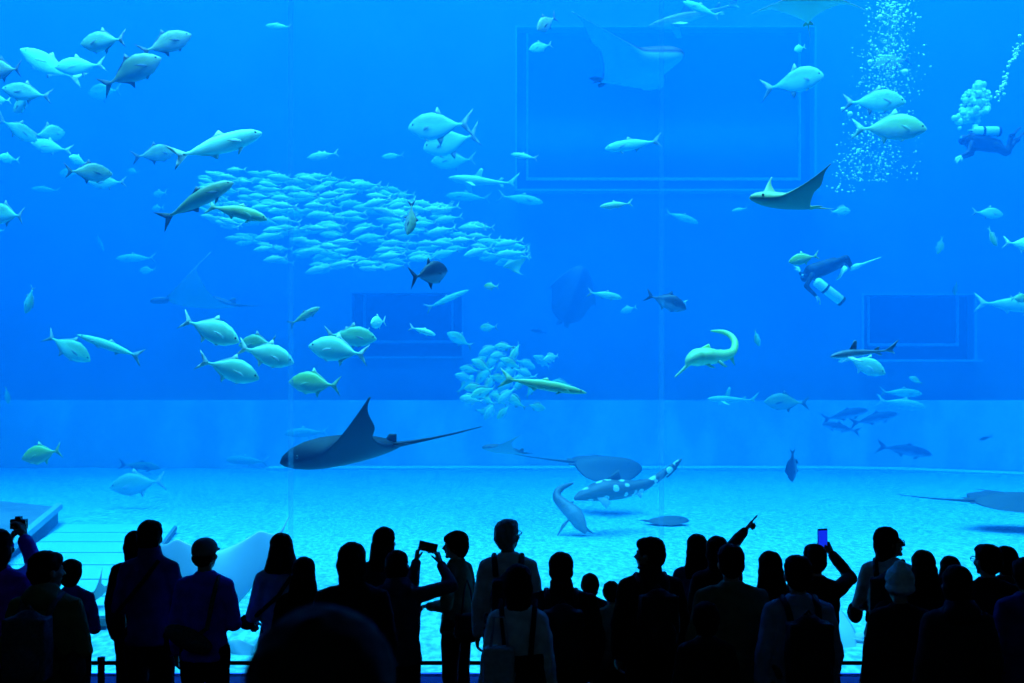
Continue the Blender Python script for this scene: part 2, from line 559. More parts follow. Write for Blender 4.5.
# outline: position from the snout (0) to the end of the tail root (0.84), top, bottom, half width
KINDS = {
    # deep-bodied giant trevally
    'trevally': dict(keys=[(0, .012, -.012, .010), (.03, .05, -.042, .028), (.09, .108, -.085, .05), (.2, .175, -.148, .076), (.34, .212, -.178, .085), (.48, .19, -.16, .075), (.64, .1, -.09, .045), (.76, .028, -.026, .018), (.84, .018, -.018, .010)],
        tail=.17, tailx=.17, dorsal=[(.40, .2), (.45, .285), (.50, .21), (.60, .145), (.72, .058), (.72, .045), (.55, .12)],
        anal=[(.50, -.14), (.545, -.235), (.575, -.15), (.66, -.09), (.74, -.042), (.72, -.035), (.58, -.08)], pect=(.24, -.035, .2, .035), pelvic=(.27, -.14, .09), eye=(.075, .035, .018)),
    # round pompano
    'pompano': dict(keys=[(0, .02, -.02, .012), (.03, .08, -.05, .03), (.10, .15, -.10, .05), (.22, .21, -.17, .07), (.36, .225, -.2, .07), (.52, .18, -.165, .055), (.66, .09, -.085, .035), (.76, .028, -.028, .016), (.84, .02, -.02, .010)],
        tail=.21, tailx=.19, dorsal=[(.40, .205), (.45, .31), (.5, .19), (.62, .12), (.74, .045), (.7, .04), (.5, .15)],
        anal=[(.44, -.18), (.5, -.29), (.54, -.165), (.64, -.10), (.74, -.045), (.7, -.04), (.52, -.14)], pect=(.24, -.04, .13, .04), pelvic=(.27, -.18, .06), eye=(.08, .045, .02)),
    # long queenfish / jack
    'jack': dict(keys=[(0, .010, -.010, .010), (.03, .038, -.03, .023), (.10, .078, -.058, .045), (.22, .105, -.082, .062), (.36, .112, -.09, .066), (.52, .098, -.08, .056), (.66, .06, -.052, .036), (.77, .022, -.022, .016), (.84, .016, -.016, .010)],
        tail=.14, tailx=.16, dorsal=[(.36, .10), (.41, .16), (.47, .115), (.6, .08), (.73, .035), (.7, .03), (.5, .08)],
        anal=[(.50, -.075), (.535, -.13), (.57, -.085), (.66, -.058), (.74, -.03), (.72, -.025), (.58, -.05)], pect=(.235, -.025, .17, .028), pelvic=(.26, -.085, .08), eye=(.065, .025, .014)),
    # small slim tuna of the school
    'tuna': dict(keys=[(0, .008, -.008, .008), (.06, .048, -.04, .03), (.18, .105, -.095, .055), (.34, .13, -.118, .065), (.5, .112, -.105, .055), (.66, .05, -.05, .03), (.78, .016, -.016, .012), (.85, .012, -.012, .008)],
        tail=.13, tailx=.14, dorsal=[(.34, .10), (.37, .165), (.43, .115), (.52, .10), (.55, .135), (.6, .085), (.5, .08)],
        anal=[(.54, -.08), (.57, -.135), (.62, -.07), (.58, -.06)], pect=(.24, -.02, .13, .02), pelvic=(.27, -.095, .05), eye=(.06, .02, .014)),
    # very slender barracuda / rainbow runner
    'runner': dict(keys=[(0, .006, -.006, .006), (.06, .025, -.022, .016), (.16, .045, -.04, .03), (.34, .062, -.056, .044), (.52, .06, -.055, .042), (.68, .038, -.036, .026), (.79, .015, -.015, .012), (.85, .012, -.012, .008)],
        tail=.12, tailx=.15, dorsal=[(.42, .055), (.46, .095), (.51, .062), (.62, .045), (.74, .022), (.7, .018), (.5, .045)],
        anal=[(.55, -.05), (.58, -.085), (.62, -.052), (.74, -.022), (.7, -.018), (.6, -.035)], pect=(.2, -.02, .09, .018), pelvic=(.3, -.052, .05), eye=(.07, .014, .010)),
    # round little school fish
    'snapper': dict(keys=[(0, .015, -.015, .012), (.05, .075, -.06, .035), (.14, .14, -.11, .06), (.28, .19, -.155, .08), (.45, .18, -.15, .07), (.62, .11, -.095, .045), (.75, .045, -.04, .02), (.83, .036, -.034, .012)],
        tail=.11, tailx=.16, dorsal=[(.22, .15), (.3, .25), (.45, .235), (.62, .17), (.7, .08), (.6, .09), (.4, .16)],
        anal=[(.5, -.13), (.55, -.2), (.64, -.15), (.68, -.07), (.6, -.07)], pect=(.25, -.03, .15, .04), pelvic=(.28, -.15, .1), eye=(.085, .05, .022)),
}
MESHES = {}

def spine_bend(x, bend):
    # sideways curve of the spine, growing towards the tail
    t = max(0.0, 0.5 - x)
    return bend * t * t

def fish_meshes(kind, skin, bend=0.0, lod=0):
    key = (kind, skin, round(bend, 2), lod)
    if key in MESHES: return MESHES[key]
    K = KINDS[kind]
    nr, na = (24, 16) if lod == 0 else (11, 8)
    mb = MB()
    rings = []
    for i in range(nr + 1):
        t = 0.845 * (i / nr) ** 1.25
        top, bot, hw = smooth_profile(K['keys'], t)
        x = 0.5 - t
        cz, hz = (top + bot) / 2, (top - bot) / 2
        ring = []
        for j in range(na):
            a = 2 * math.pi * j / na
            c, s = math.cos(a), math.sin(a)
            w = hw * (abs(c) ** 0.9) * (1 if c > 0 else -1)
            ring.append((x, w + spine_bend(x, bend), cz + hz * s))
        rings.append(ring)
    mb.loft(rings)
    def bent(v): return (v[0], v[1] + spine_bend(v[0], bend), v[2])
    tx, tz = K['tailx'], K['tail']
    tl = MB()
    x0 = 0.5 - 0.83
    out = [(x0 + .02, .016), (x0 - tx * .42, tz * .55), (x0 - tx * 1.0, tz), (x0 - tx * .72, tz * .5), (x0 - tx * .42, 0),
           (x0 - tx * .72, -tz * .5), (x0 - tx * 1.0, -tz), (x0 - tx * .42, -tz * .55), (x0 + .02, -.016)]
    n = len(out)
    for s in (1, -1):
        tl.v += [(x, s * (0.007 if i in (0, 8) else 0.0035), z) for i, (x, z) in enumerate(out)]
    fs = []
    tri = [(0, 1, 4), (1, 2, 3), (1, 3, 4), (0, 4, 8), (8, 4, 7), (7, 4, 5), (7, 5, 6)]
    for f in tri:
        fs.append(f); fs.append(tuple(n + i for i in reversed(f)))
    for i in range(n): fs.append((i, (i + 1) % n, n + (i + 1) % n, n + i))
    tl.f = fs; tl.m = [0] * len(fs)
    mb.add([bent(v) for v in tl.v], tl.f, 1)
    def fin(outline, thick):
        f = MB(); f.blade([(0.5 - x, z) for x, z in outline], thick)
        f.v = [bent(v) for v in f.v]
        return f
    fins = {}
    d, an = fin(K['dorsal'], 0.012), fin(K['anal'], 0.012)
    px, pz, pl, pw = K['pect']
    hw = smooth_profile(K['keys'], px)[2]
    pf = []
    for s in (1, -1):
        f = MB()
        f.blade([(0, pw * .35), (-pl * .4, pw * .8), (-pl, 0.0), (-pl * .5, -pw * .5), (0, -pw * .4)], 0.008,
                Matrix.Translation((0.5 - px, s * hw * .92 + spine_bend(.5 - px, bend), pz)) @ Matrix.Rotation(-s * R(22), 4, 'Z') @ Matrix.Rotation(R(16), 4, 'Y'))
        pf.append(f)
    vx, vz, vl = K['pelvic']
    vf = []
    for s in (1, -1):
        f = MB()
        f.blade([(0, .012), (-vl * .35, -.005), (-vl * .8, -vl * .75), (-vl * .35, -vl * .6), (.02, -.01)], 0.008,
                Matrix.Translation((0.5 - vx, s * .018 + spine_bend(.5 - vx, bend), vz + .012)) @ Matrix.Rotation(s * R(15), 4, 'X'))
        vf.append(f)
    ex, ez, er = K['eye']
    ew = smooth_profile(K['keys'], ex)[2]
    ey = []
    for s in (1, -1):
        f = MB(); f.ell((0.5 - ex, s * ew * .82 + spine_bend(.5 - ex, bend), ez), (er, er * .6, er), nu=10, nv=6)
        ey.append(f)
    sk, fn = SK[skin], FIN[skin]
    if lod:
        for f in [d, an, pf[0], vf[0]]: mb.add(f.v, f.f, 1)
        res = dict(body=mb.mesh(kind, [sk, fn]), parts=[])
    else:
        res = dict(body=mb.mesh(kind, [sk, fn]), parts=[('dorsal_fin', d.mesh('dorsal_fin', fn)), ('anal_fin', an.mesh('anal_fin', fn)),
              ('pectoral_fin', pf[0].mesh('pectoral_fin', fn)), ('pectoral_fin', pf[1].mesh('pectoral_fin', fn)),
              ('pelvic_fin', vf[0].mesh('pelvic_fin', fn)), ('pelvic_fin', vf[1].mesh('pelvic_fin', fn)),
              ('eye', ey[0].mesh('eye', M_eye)), ('eye', ey[1].mesh('eye', M_eye))])
    MESHES[key] = res
    return res

def heading_matrix(h, roll=0.0):
    h = h.normalized()
    up = Vector((0, 0, 1))
    if abs(h.z) > 0.75:         # steep divers and climbers turn a flank to the glass
        up = Vector((-0.9 if h.x > 0 else 0.9, -0.35, 0.2))
    y = up.cross(h).normalized()
    z = h.cross(y)
    M = Matrix((h, y, z)).transposed().to_4x4()
    return M @ Matrix.Rotation(roll, 4, 'X')

def aim(o, nose, tail, Y, yaw=0.0, roll=0.0, size=None):
    """lay an animal of unit length from its snout to its tail tip; yaw turns the snout away from the viewer"""
    a, c = P(nose[0], nose[1], Y), P(tail[0], tail[1], Y)
    d = a - c
    h = Vector((d.x, d.length * math.tan(R(yaw)), d.z))
    ln = size or h.length
    M = Matrix.Translation((a + c) / 2) @ heading_matrix(h, R(roll)) @ Matrix.Scale(ln, 4)
    o.matrix_world = M

FISH_NAMES = {'trevally': 'trevally_fish', 'pompano': 'pompano_fish', 'jack': 'jack_fish', 'tuna': 'small_tuna_fish', 'runner': 'slender_fish', 'snapper': 'round_fish'}

def fish(kind, skin, nose, tail, Y, label, yaw=0, roll=0, bend=0.0, group=None, lod=0, size=None):
    ms = fish_meshes(kind, skin, bend, lod)
    o = link(FISH_NAMES[kind], ms['body'])
    for nm, me in ms['parts']: link(nm, me, o)
    aim(o, nose, tail, Y, yaw, roll, size)
    setp(o, label, 'fish', group)
    return o
# kind, skin, snout pixel, tail pixel, distance, yaw, bend, what singles it out
G1 = 'loose trevallies at the upper left'
FL = [
 # upper left group
 ('trevally', 'silver', (79, 43), (133, 43), 14.0, 8, .2, 'large silver trevally facing left, topmost of the loose group at upper left'),
 ('trevally', 'grey', (190, 33), (142, 58), 14.5, 10, -.2, 'grey-green trevally swimming up to the right, highest of the pair at top left'),
 ('trevally', 'grey', (159, 56), (101, 87), 14.0, 12, .2, 'grey-green trevally climbing right with a dark tail, lower of the pair at top left'),
 ('trevally', 'bright', (30, 56), (62, 80), 17.0, -45, .5, 'pale trevally turning its bright head to the viewer, left of the leaf-shaped silver one'),
 ('trevally', 'bright', (60, 71), (99, 65), 16.5, -30, .4, 'bright silver trevally facing left below the topmost trevally'),
 ('pompano', 'silver', (86, 92), (124, 92), 24.0, 20, 0, 'faint round fish deep in the water under the two climbing trevallies'),
 ('trevally', 'grey', (-22, 70), (31, 73), 15.5, 10, .2, 'silver trevally cut by the left edge with its tail showing, topmost there'),
 ('trevally', 'silver', (6, 91), (50, 98), 15.5, -20, .3, 'silver trevally facing left, upper of two that overlap near the left edge'),
 ('trevally', 'silver', (9, 110), (42, 98), 16.0, 25, .3, 'silver trevally facing left, lower of two that overlap near the left edge'),
 ('trevally', 'bright', (-8, 102), (7, 98), 16.0, -50, 0, 'bright trevally mostly beyond the left edge beside two overlapping silver ones'),
 ('trevally', 'silver', (31, 137), (1, 124), 16.5, 40, -.3, 'silver trevally turned away and diving to the right near the left edge'),
 ('trevally', 'silver', (57, 128), (40, 140), 17.0, 60, 0, 'round-looking silver trevally swimming away, above one that faces left'),
 ('trevally', 'bright', (37, 146), (62, 150), 17.0, -45, .4, 'bright trevally facing left, under a round-looking one swimming away'),
 ('trevally', 'bright', (3, 160), (15, 158), 19.0, -60, 0, 'small pale trevally at the left edge coming head on'),
 ('trevally', 'grey', (107, 171), (67, 176), 14.5, 35, -.3, 'grey trevally with a tall dark tail fin swimming right over paler ones'),
 ('trevally', 'bright', (74, 160), (84, 162), 16.5, -66, 0, 'bright trevally seen head on behind the one with the tall dark tail'),
 ('trevally', 'silver', (92, 184), (122, 182), 17.5, -30, .3, 'pale trevally facing left below the one with the tall dark tail'),
 ('pompano', 'silver', (58, 173), (80, 175), 24.5, 20, 0, 'faint bluish fish behind the tall dark tail of a trevally'),
 ('trevally', 'silver', (-18, 212), (34, 219), 16.0, 12, .2, 'silver trevally half beyond the left edge, tail to the right, lowest of the left group'),
 ('jack', 'silver', (31, 189), (61, 191), 27.0, 0, 0, 'very faint blue fish facing left under the left group'),
 ('jack', 'silver', (-10, 232), (8, 231), 21.0, 30, 0, 'tiny pale fish at the left edge just below the lowest trevally'),
 ('trevally', 'grey', (170, 148), (141, 160), 16.5, 45, .2, 'plump grey trevally alone left of the large pale one that climbs'),
 ('trevally', 'silver', (126, 170), (141, 174), 26.0, 30, 0, 'small faint fish right of the left group'),
 ('pompano', 'pale', (152, 195), (168, 193), 24.0, 20, 0, 'small pale fish left of the school, upper of two'),
 ('pompano', 'pale', (151, 209), (165, 208), 25.0, 20, 0, 'small pale fish left of the school, lower of two'),
 ('jack', 'bright', (259, 130), (174, 168), 12.0, 14, -.35, 'large pale silver jack climbing to the right above the school'),
 ('jack', 'grey', (230, 180), (163, 220), 12.6, 18, .4, 'large grey jack climbing to the right at the left end of the school'),
 ('jack', 'green', (266, 219), (204, 203), 12.8, 10, .3, 'yellow-green jack gliding down to the right in front of the school'),
 ('snapper', 'silver', (24, 313), (35, 286), 17.5, 12, 0, 'pale oval fish seen from above alone at the left below the trevally group'),
 ('trevally', 'silver', (88, 361), (46, 334), 15.5, 12, .2, 'silver trevally diving to the right beside the long barracuda'),
 ('runner', 'silver', (77, 335), (150, 359), 15.0, 0, .2, 'long thin barracuda pointing up to the left'),
 ('snapper', 'silver', (7, 404), (7, 386), 21.0, 15, 0, 'small upright pale fish at the left edge above the sand wall'),
 ('trevally', 'green', (21, 459), (68, 449), 14.5, 5, .2, 'yellow-green trevally facing left low over the sand at the left edge'),
 ('trevally', 'pale', (110, 488), (168, 480), 20.0, 0, .1, 'pale bluish trevally close over the sand behind the perforated panels'),
 ('jack', 'grey', (160, 468), (118, 464), 27.0, 0, 0, 'faint fish over the far sand left of the dark manta'),
 # the four bright ones and their neighbours
 ('trevally', 'bright', (238, 342), (180, 318), 12.0, 8, .2, 'bright silver trevally, upper left of the four that swim right in step'),
 ('trevally', 'bright', (258, 379), (200, 360), 12.0, 8, -.2, 'bright silver trevally, lowest of the four that swim right in step'),
 ('trevally', 'bright', (293, 363), (237, 346), 12.0, 8, .2, 'bright silver trevally, rightmost of the four that swim right in step'),
 ('trevally', 'silver', (237, 345), (285, 344), 13.2, 15, .3, 'silver trevally facing left half hidden behind the four that swim right'),
 ('jack', 'grey', (319, 307), (289, 326), 14.5, 15, 0, 'small slim grey fish climbing right above a facing pair of trevallies'),
 ('trevally', 'bright', (308, 346), (372, 356), 12.6, 5, .2, 'bright silver trevally facing left in front of one facing right'),
 ('trevally', 'silver', (376, 339), (324, 334), 13.2, 10, .2, 'silver trevally facing right behind one that faces left'),
 ('trevally', 'bright', (373, 325), (384, 320), 13.6, -68, 0, 'round bright trevally swimming straight at the viewer'),
 ('trevally', 'green', (288, 382), (345, 386), 13.6, 8, .2, 'dull green trevally facing left above the dark manta'),
 ('trevally', 'silver', (328, 342), (372, 335), 14.5, 15, 0, 'silver trevally glimpsed behind the overlapping pair'),
 ('jack', 'silver', (116, 259), (157, 258), 23.5, 0, 0, 'faint slim fish facing left, left of the school, upper of two'),
 ('pompano', 'silver', (139, 271), (157, 270), 23.0, 10, 0, 'faint small fish facing left, lower of two left of the school'),
 ('jack', 'silver', (101, 250), (99, 234), 24.0, 40, 0, 'tiny faint upright fish left of two faint ones'),
 ('jack', 'silver', (265, 25), (293, 28), 20.0, 10, 0, 'small faint fish alone near the top edge'),
 ('jack', 'pale', (284, 434), (330, 432), 26.0, 0, 0, 'faint pale fish right above the back of the dark manta nose'),
 ('jack', 'pale', (226, 460), (270, 462), 27.5, 0, 0, 'faint pale fish over the far sand left of the dark manta'),
 ('trevally', 'pale', (405, 212), (418, 214), 20.0, 30, 0, 'pale fish right beside the upright dark fish in the school'),
 # upper middle
 ('pompano', 'silver', (408, 128), (474, 127), 16.5, 5, .2, 'large blue-silver pompano facing left, upper of an overlapping pair'),
 ('pompano', 'silver', (423, 148), (482, 138), 17.5, 10, .2, 'blue-silver pompano facing left, lower of an overlapping pair'),
 ('trevally', 'silver', (431, 162), (477, 160), 22.5, 0, .1, 'faint blue trevally below the pair of pompanos'),
 ('jack', 'silver', (446, 196), (492, 199), 25.5, 0, 0, 'faint slim fish under the small shark right of the school'),
 ('jack', 'silver', (543, 203), (497, 195), 23.0, 0, .1, 'faint slim fish facing right at the corner of the big back window'),
 ('jack', 'silver', (511, 154), (539, 160), 17.5, 5, .2, 'small silver fish facing left before the left frame of the big back window'),
 ('tuna', 'pale', (307, 158), (341, 154), 18.5, 0, .2, 'small pale tuna facing left alone above the school'),
 ('tuna', 'silver', (381, 157), (405, 155), 21.5, 0, 0, 'tiny faint tuna facing left above the right end of the school'),
 ('jack', 'silver', (605, 149), (662, 142), 17.0, 0, .15, 'slim silver fish facing left inside the big back window'),
 ('jack', 'green', (600, 207), (633, 204), 16.5, 0, .2, 'small greenish fish facing left right under the big back window'),
 ('jack', 'silver', (698, 223), (664, 212), 24.0, 0, 0, 'faint slim fish diving right below the big back window'),
 ('trevally', 'grey', (537, 34), (557, 12), 16.0, -35, 0, 'small fish with a dark back diving near the top edge left of the big manta'),
 ('trevally', 'silver', (529, 51), (553, 43), 18.5, -15, 0, 'small pale fish under the one with a dark back near the top edge'),
 ('trevally', 'grey', (408, 236), (416, 204), 13.6, -20, -.3, 'greenish-grey fish hanging head down in front of the school'),
 ('pompano', 'dark', (446, 268), (412, 280), 12.4, 48, 0, 'almost black round fish under the right end of the school'),
 ('pompano', 'green', (484, 286), (499, 287), 17.0, 25, 0, 'small round greenish fish right of the almost black one'),
 ('runner', 'silver', (469, 290), (423, 309), 18.5, 0, .2, 'slim pale fish climbing right below the almost black round one'),
 ('jack', 'bright', (435, 335), (409, 327), 14.5, 20, 0, 'small bright fish facing right left of the round second school'),
 ('trevally', 'silver', (447, 333), (473, 347), 19.5, 0, 0, 'pale oval fish pointing up left just left of the second school'),
 ('pompano', 'silver', (480, 328), (498, 327), 19.0, 20, 0, 'round pale fish above the second school'),
 ('runner', 'green', (587, 393), (500, 377), 12.2, 8, .3, 'long slender green fish with a forked tail in front of the second school'),
 ('jack', 'silver', (622, 298), (587, 292), 17.0, 8, .1, 'pale slim fish facing right left of the dark blue fish in mid-water'),
 ('trevally', 'dark', (687, 309), (647, 294), 16.5, 10, .2, 'dark blue-grey fish facing right in the middle of the tank'),
 ('jack', 'pale', (664, 296), (688, 303), 17.5, 0, 0, 'pale fish just behind the dark blue-grey one in the middle of the tank'),
 ('trevally', 'pale', (621, 312), (637, 307), 21.0, 20, 0, 'tiny pale fish below the pale slim one in mid-water'),
 ('tuna', 'dark', (530, 330), (548, 333), 27.0, 0, 0, 'tiny faint dark fish beside the second school'),
 ('snapper', 'silver', (760, 346), (754, 329), 17.5, 12, 0, 'small pale oval fish right of the curled guitarfish'),
 # right
 ('trevally', 'pale', (882, 374), (846, 356), 15.5, -25, 0, 'pale fish right behind the grey shark'),
 ('pompano', 'silver', (822, 78), (764, 83), 16.0, -12, .35, 'large pale trevally facing right before the right frame of the big back window'),
 ('trevally', 'bright', (793, 52), (807, 45), 19.0, -30, 0, 'small bright fish above the large pale one at the big back window'),
 ('trevally', 'grey', (874, 66), (914, 56), 18.9, 0, -.2, 'dark grey trevally facing left in the bubble column, topmost there'),
 ('trevally', 'silver', (904, 104), (846, 97), 15.5, -10, .3, 'pale green trevally facing right in the bubbles, middle of three'),
 ('trevally', 'green', (925, 131), (856, 123), 15.0, -8, .3, 'pale green trevally facing right in the bubbles, lowest and largest of three'),
 ('trevally', 'silver', (1003, 215), (974, 211), 18.0, 0, .2, 'pale trevally facing right below the swimming diver'),
 ('snapper', 'green', (938, 254), (942, 236), 20.0, 10, 0, 'small greenish fish nose down, left of another at far right'),
 ('snapper', 'green', (998, 246), (987, 227), 17.5, 10, 0, 'small greenish fish diving right near the right edge'),
 ('trevally', 'bright', (1046, 248), (1006, 241), 16.0, 0, .2, 'bright trevally cut by the right edge, only tail and flank in view'),
 ('snapper', 'grey', (957, 295), (955, 280), 21.0, 30, 0, 'tiny fish at the top right corner of the small right-hand back window'),
 ('jack', 'pale', (1048, 308), (976, 302), 18.0, 0, .1, 'long pale fish facing right, right of the small back window'),
 ('trevally', 'green', (1030, 298), (1008, 299), 16.5, 20, 0, 'green fish at the right edge just above the long pale one'),
 ('trevally', 'grey', (764, 402), (808, 403), 21.5, 0, .15, 'grey trevally facing left over the top of the pale low wall'),
 ('jack', 'pale', (926, 408), (877, 400), 22.0, 0, .1, 'pale fish facing right over the low wall, lower of two'),
 ('jack', 'silver', (922, 394), (880, 392), 23.5, 0, .1, 'faint fish facing right over the low wall, upper of two'),
 ('jack', 'shark', (932, 455), (878, 446), 28.0, 0, .15, 'dark slim fish facing right before the pale low wall, lowest of four'),
 ('jack', 'shark', (898, 414), (850, 424), 29.5, 0, .1, 'faint dark slim fish before the pale low wall, right of another'),
 ('jack', 'shark', (868, 410), (822, 420), 30.0, 0, .1, 'faint dark slim fish before the pale low wall, topmost of four'),
 ('jack', 'shark', (822, 424), (860, 432), 30.5, 0, .1, 'faint dark fish facing left before the pale low wall'),
 ('snapper', 'dark', (793, 482), (792, 448), 19.5, 10, 0, 'dark upright oval fish close over the far edge of the sand'),
 ('jack', 'dark', (979, 440), (993, 436), 24.0, 0, 0, 'tiny dark fish before the low wall at far right'),
 ('snapper', 'silver', (910, 377), (922, 384), 20.0, 20, 0, 'small pale fish below the small right-hand back window'),
 ('jack', 'silver', (683, 2), (721, 17), 19.0, 0, 0, 'pale slim fish near the top edge above the big back window'),
 ('snapper', 'silver', (852, 210), (828, 213), 19.0, 20, 0, 'round pale fish right under the tail of the eagle ray'),
 ('jack', 'silver', (732, 211), (748, 208), 20.0, 0, 0, 'tiny faint fish left under the nose of the eagle ray'),
 ('trevally', 'pale', (800, 281), (826, 270), 15.0, 0, 0, 'placeholder'),
]
FL.pop()
FL.append(('trevally', 'green', (789, 262), (818, 256), 14.6, 5, .2, 'green-brown fish facing left right in front of the head-down diver'))
for kind, skin, nose, tail, Y, yaw, bend, label in FL:
    if Y > 15.5: Y = min(15.5 + (Y - 15.5) * 1.4, 31.0)      # the dimmer ones swim deeper in the haze
    fish(kind, skin, nose, tail, Y, label, yaw=yaw, bend=bend)

# ---- the long school of small tuna
rnd = random.Random(7)
GS = 'tuna of the long dense school'
top = [(208, 178), (240, 168), (300, 176), (340, 178), (395, 188), (440, 205), (485, 228), (520, 248)]
bot = [(208, 215), (235, 240), (275, 262), (330, 272), (390, 268), (430, 258), (485, 258), (520, 266)]
def interp(pts, x):
    for (xa, ya), (xb, yb) in zip(pts, pts[1:]):
        if x <= xb: return ya + (yb - ya) * (x - xa) / (xb - xa)
    return pts[-1][1]
LS = 'small blue-silver tuna of the long dense school in upper mid-water'
placed, tries = [], 0
while len(placed) < 290 and tries < 9000:
    tries += 1
    x = 206 + 312 * rnd.random() ** 1.1
    a, c = interp(top, x), interp(bot, x)
    y = a + (c - a) * rnd.random()
    if x > 430 and rnd.random() < 0.5: continue
    left = max(0.0, (300 - x) / 90)
    ang = R(rnd.gauss(4, 7) - 34 * left * rnd.random())
    L_ = rnd.uniform(24, 34) * (1 - 0.3 * left)
    Y = rnd.uniform(19.0, 27.5)
    yaw = rnd.gauss(0, 10) - 40 * left * rnd.random()
    c0 = P(x, y, Y)
    ln = L_ * Y / F
    if any(abs(c0.z - q.z) < 0.19 and abs(c0.y - q.y) < 0.26 and abs(c0.x - q.x) < 0.92 * ln for q in placed): continue
    placed.append(c0)
    hx, hy = -math.cos(ang) * L_ / 2, math.sin(ang) * L_ / 2 * -1
    fish('tuna', rnd.choice(['silver', 'pale', 'pale']), (x + hx, y - hy), (x - hx, y + hy), Y, LS, yaw=yaw, bend=rnd.choice([-.25, 0, .25]), group=GS, lod=1)

# ---- the second, round school
GS2 = 'round fish of the second small school'
LS2 = 'round pale fish of the small tight school in the middle of the tank'
spots = [(505, 347), (517, 352), (490, 350), (493, 360), (478, 362), (500, 368), (512, 364), (522, 372), (470, 370), (485, 374), (465, 385), (475, 388), (496, 378),
         (488, 385), (508, 384), (520, 382), (470, 400), (476, 396), (488, 400), (500, 400), (492, 410), (484, 412), (508, 395), (516, 402), (505, 412), (524, 364),
         (543, 362), (553, 358), (530, 390), (535, 407), (562, 384), (512, 372), (482, 366), (500, 356), (526, 378), (465, 378), (498, 394), (484, 392)]
for i, (x, y) in enumerate(spots):
    ang = rnd.uniform(-35, 55)
    if i in (14, 22, 24, 17): ang = 40
    L_ = rnd.uniform(19, 27)
    s = rnd.choice([-1, -1, 1])
    dx, dy = s * math.cos(R(ang)) * L_ / 2, -math.sin(R(ang)) * L_ / 2 * (1 if s > 0 else -1)
    fish('snapper', rnd.choice(['silver', 'pale']), (x + dx, y + dy), (x - dx, y - dy), 18.0 + 0.17 * ((i * 7) % 37), LS2, yaw=rnd.uniform(-35, 35), bend=rnd.choice([-.25, 0, .25]), group=GS2, lod=1)
# ------------------------------------------------------------ rays, sharks
def ray_skin(name, top, bottom, spots=None):
    """dark back, pale belly; the skin colour changes where the surface turns downward in the animal's own frame"""
    m = mat(name, top, 0.55, 0.25)
    N, L, b = nodes(m)
    at = N.new('ShaderNodeAttribute'); at.attribute_name = 'belly'
    tc = N.new('ShaderNodeTexCoord')
    nz = N.new('ShaderNodeTexNoise'); nz.inputs['Scale'].default_value = 6
    mx = N.new('ShaderNodeMix'); mx.data_type = 'RGBA'
    mx.inputs[6].default_value = (*top, 1); mx.inputs[7].default_value = (*bottom, 1)
    L.new(at.outputs['Fac'], mx.inputs[0])
    col = mx.outputs[2]
    if spots:
        vo = N.new('ShaderNodeTexVoronoi'); vo.inputs['Scale'].default_value = spots[0]
        cr = N.new('ShaderNodeValToRGB')
        cr.color_ramp.elements[0].position = spots[1]; cr.color_ramp.elements[0].color = (1, 1, 1, 1)
        cr.color_ramp.elements[1].position = spots[1] + .07; cr.color_ramp.elements[1].color = (0, 0, 0, 1)
        L.new(tc.outputs['Object'], vo.inputs['Vector']); L.new(vo.outputs['Distance'], cr.inputs['Fac'])
        ml = N.new('ShaderNodeMath'); ml.operation = 'MULTIPLY'
        iv = N.new('ShaderNodeMath'); iv.operation = 'SUBTRACT'; iv.inputs[0].default_value = 1.0
        L.new(at.outputs['Fac'], iv.inputs[1]); L.new(iv.outputs[0], ml.inputs[0]); L.new(cr.outputs['Color'], ml.inputs[1])
        m2 = N.new('ShaderNodeMix'); m2.data_type = 'RGBA'; m2.inputs[7].default_value = (0.8, 0.8, 0.75, 1)
        L.new(ml.outputs[0], m2.inputs[0]); L.new(col, m2.inputs[6]); col = m2.outputs[2]
    L.new(col, b.inputs['Base Color'])
    return m

RS = {
    'manta': ray_skin('black_manta_skin', (0.006, 0.007, 0.009), (0.035, 0.035, 0.04)),
    'eagle': ray_skin('olive_ray_skin', (0.42, 0.46, 0.16), (0.22, 0.22, 0.14)),
    'spotted': ray_skin('spotted_ray_skin', (0.35, 0.42, 0.14), (0.5, 0.75, 0.9), (16, 0.25)),
    'sting': ray_skin('brown_stingray_skin', (0.09, 0.09, 0.08), (0.4, 0.4, 0.36)),
    'faint': ray_skin('dark_back_pale_belly_ray_skin', (0.01, 0.012, 0.015), (0.4, 0.62, 0.5)),
    'bluish': ray_skin('blue_grey_ray_skin', (0.3, 0.5, 0.62), (0.5, 0.7, 0.8)),
    'palebelly': ray_skin('pale_ray_skin', (0.4, 0.5, 0.2), (0.85, 0.92, 0.6)),
}

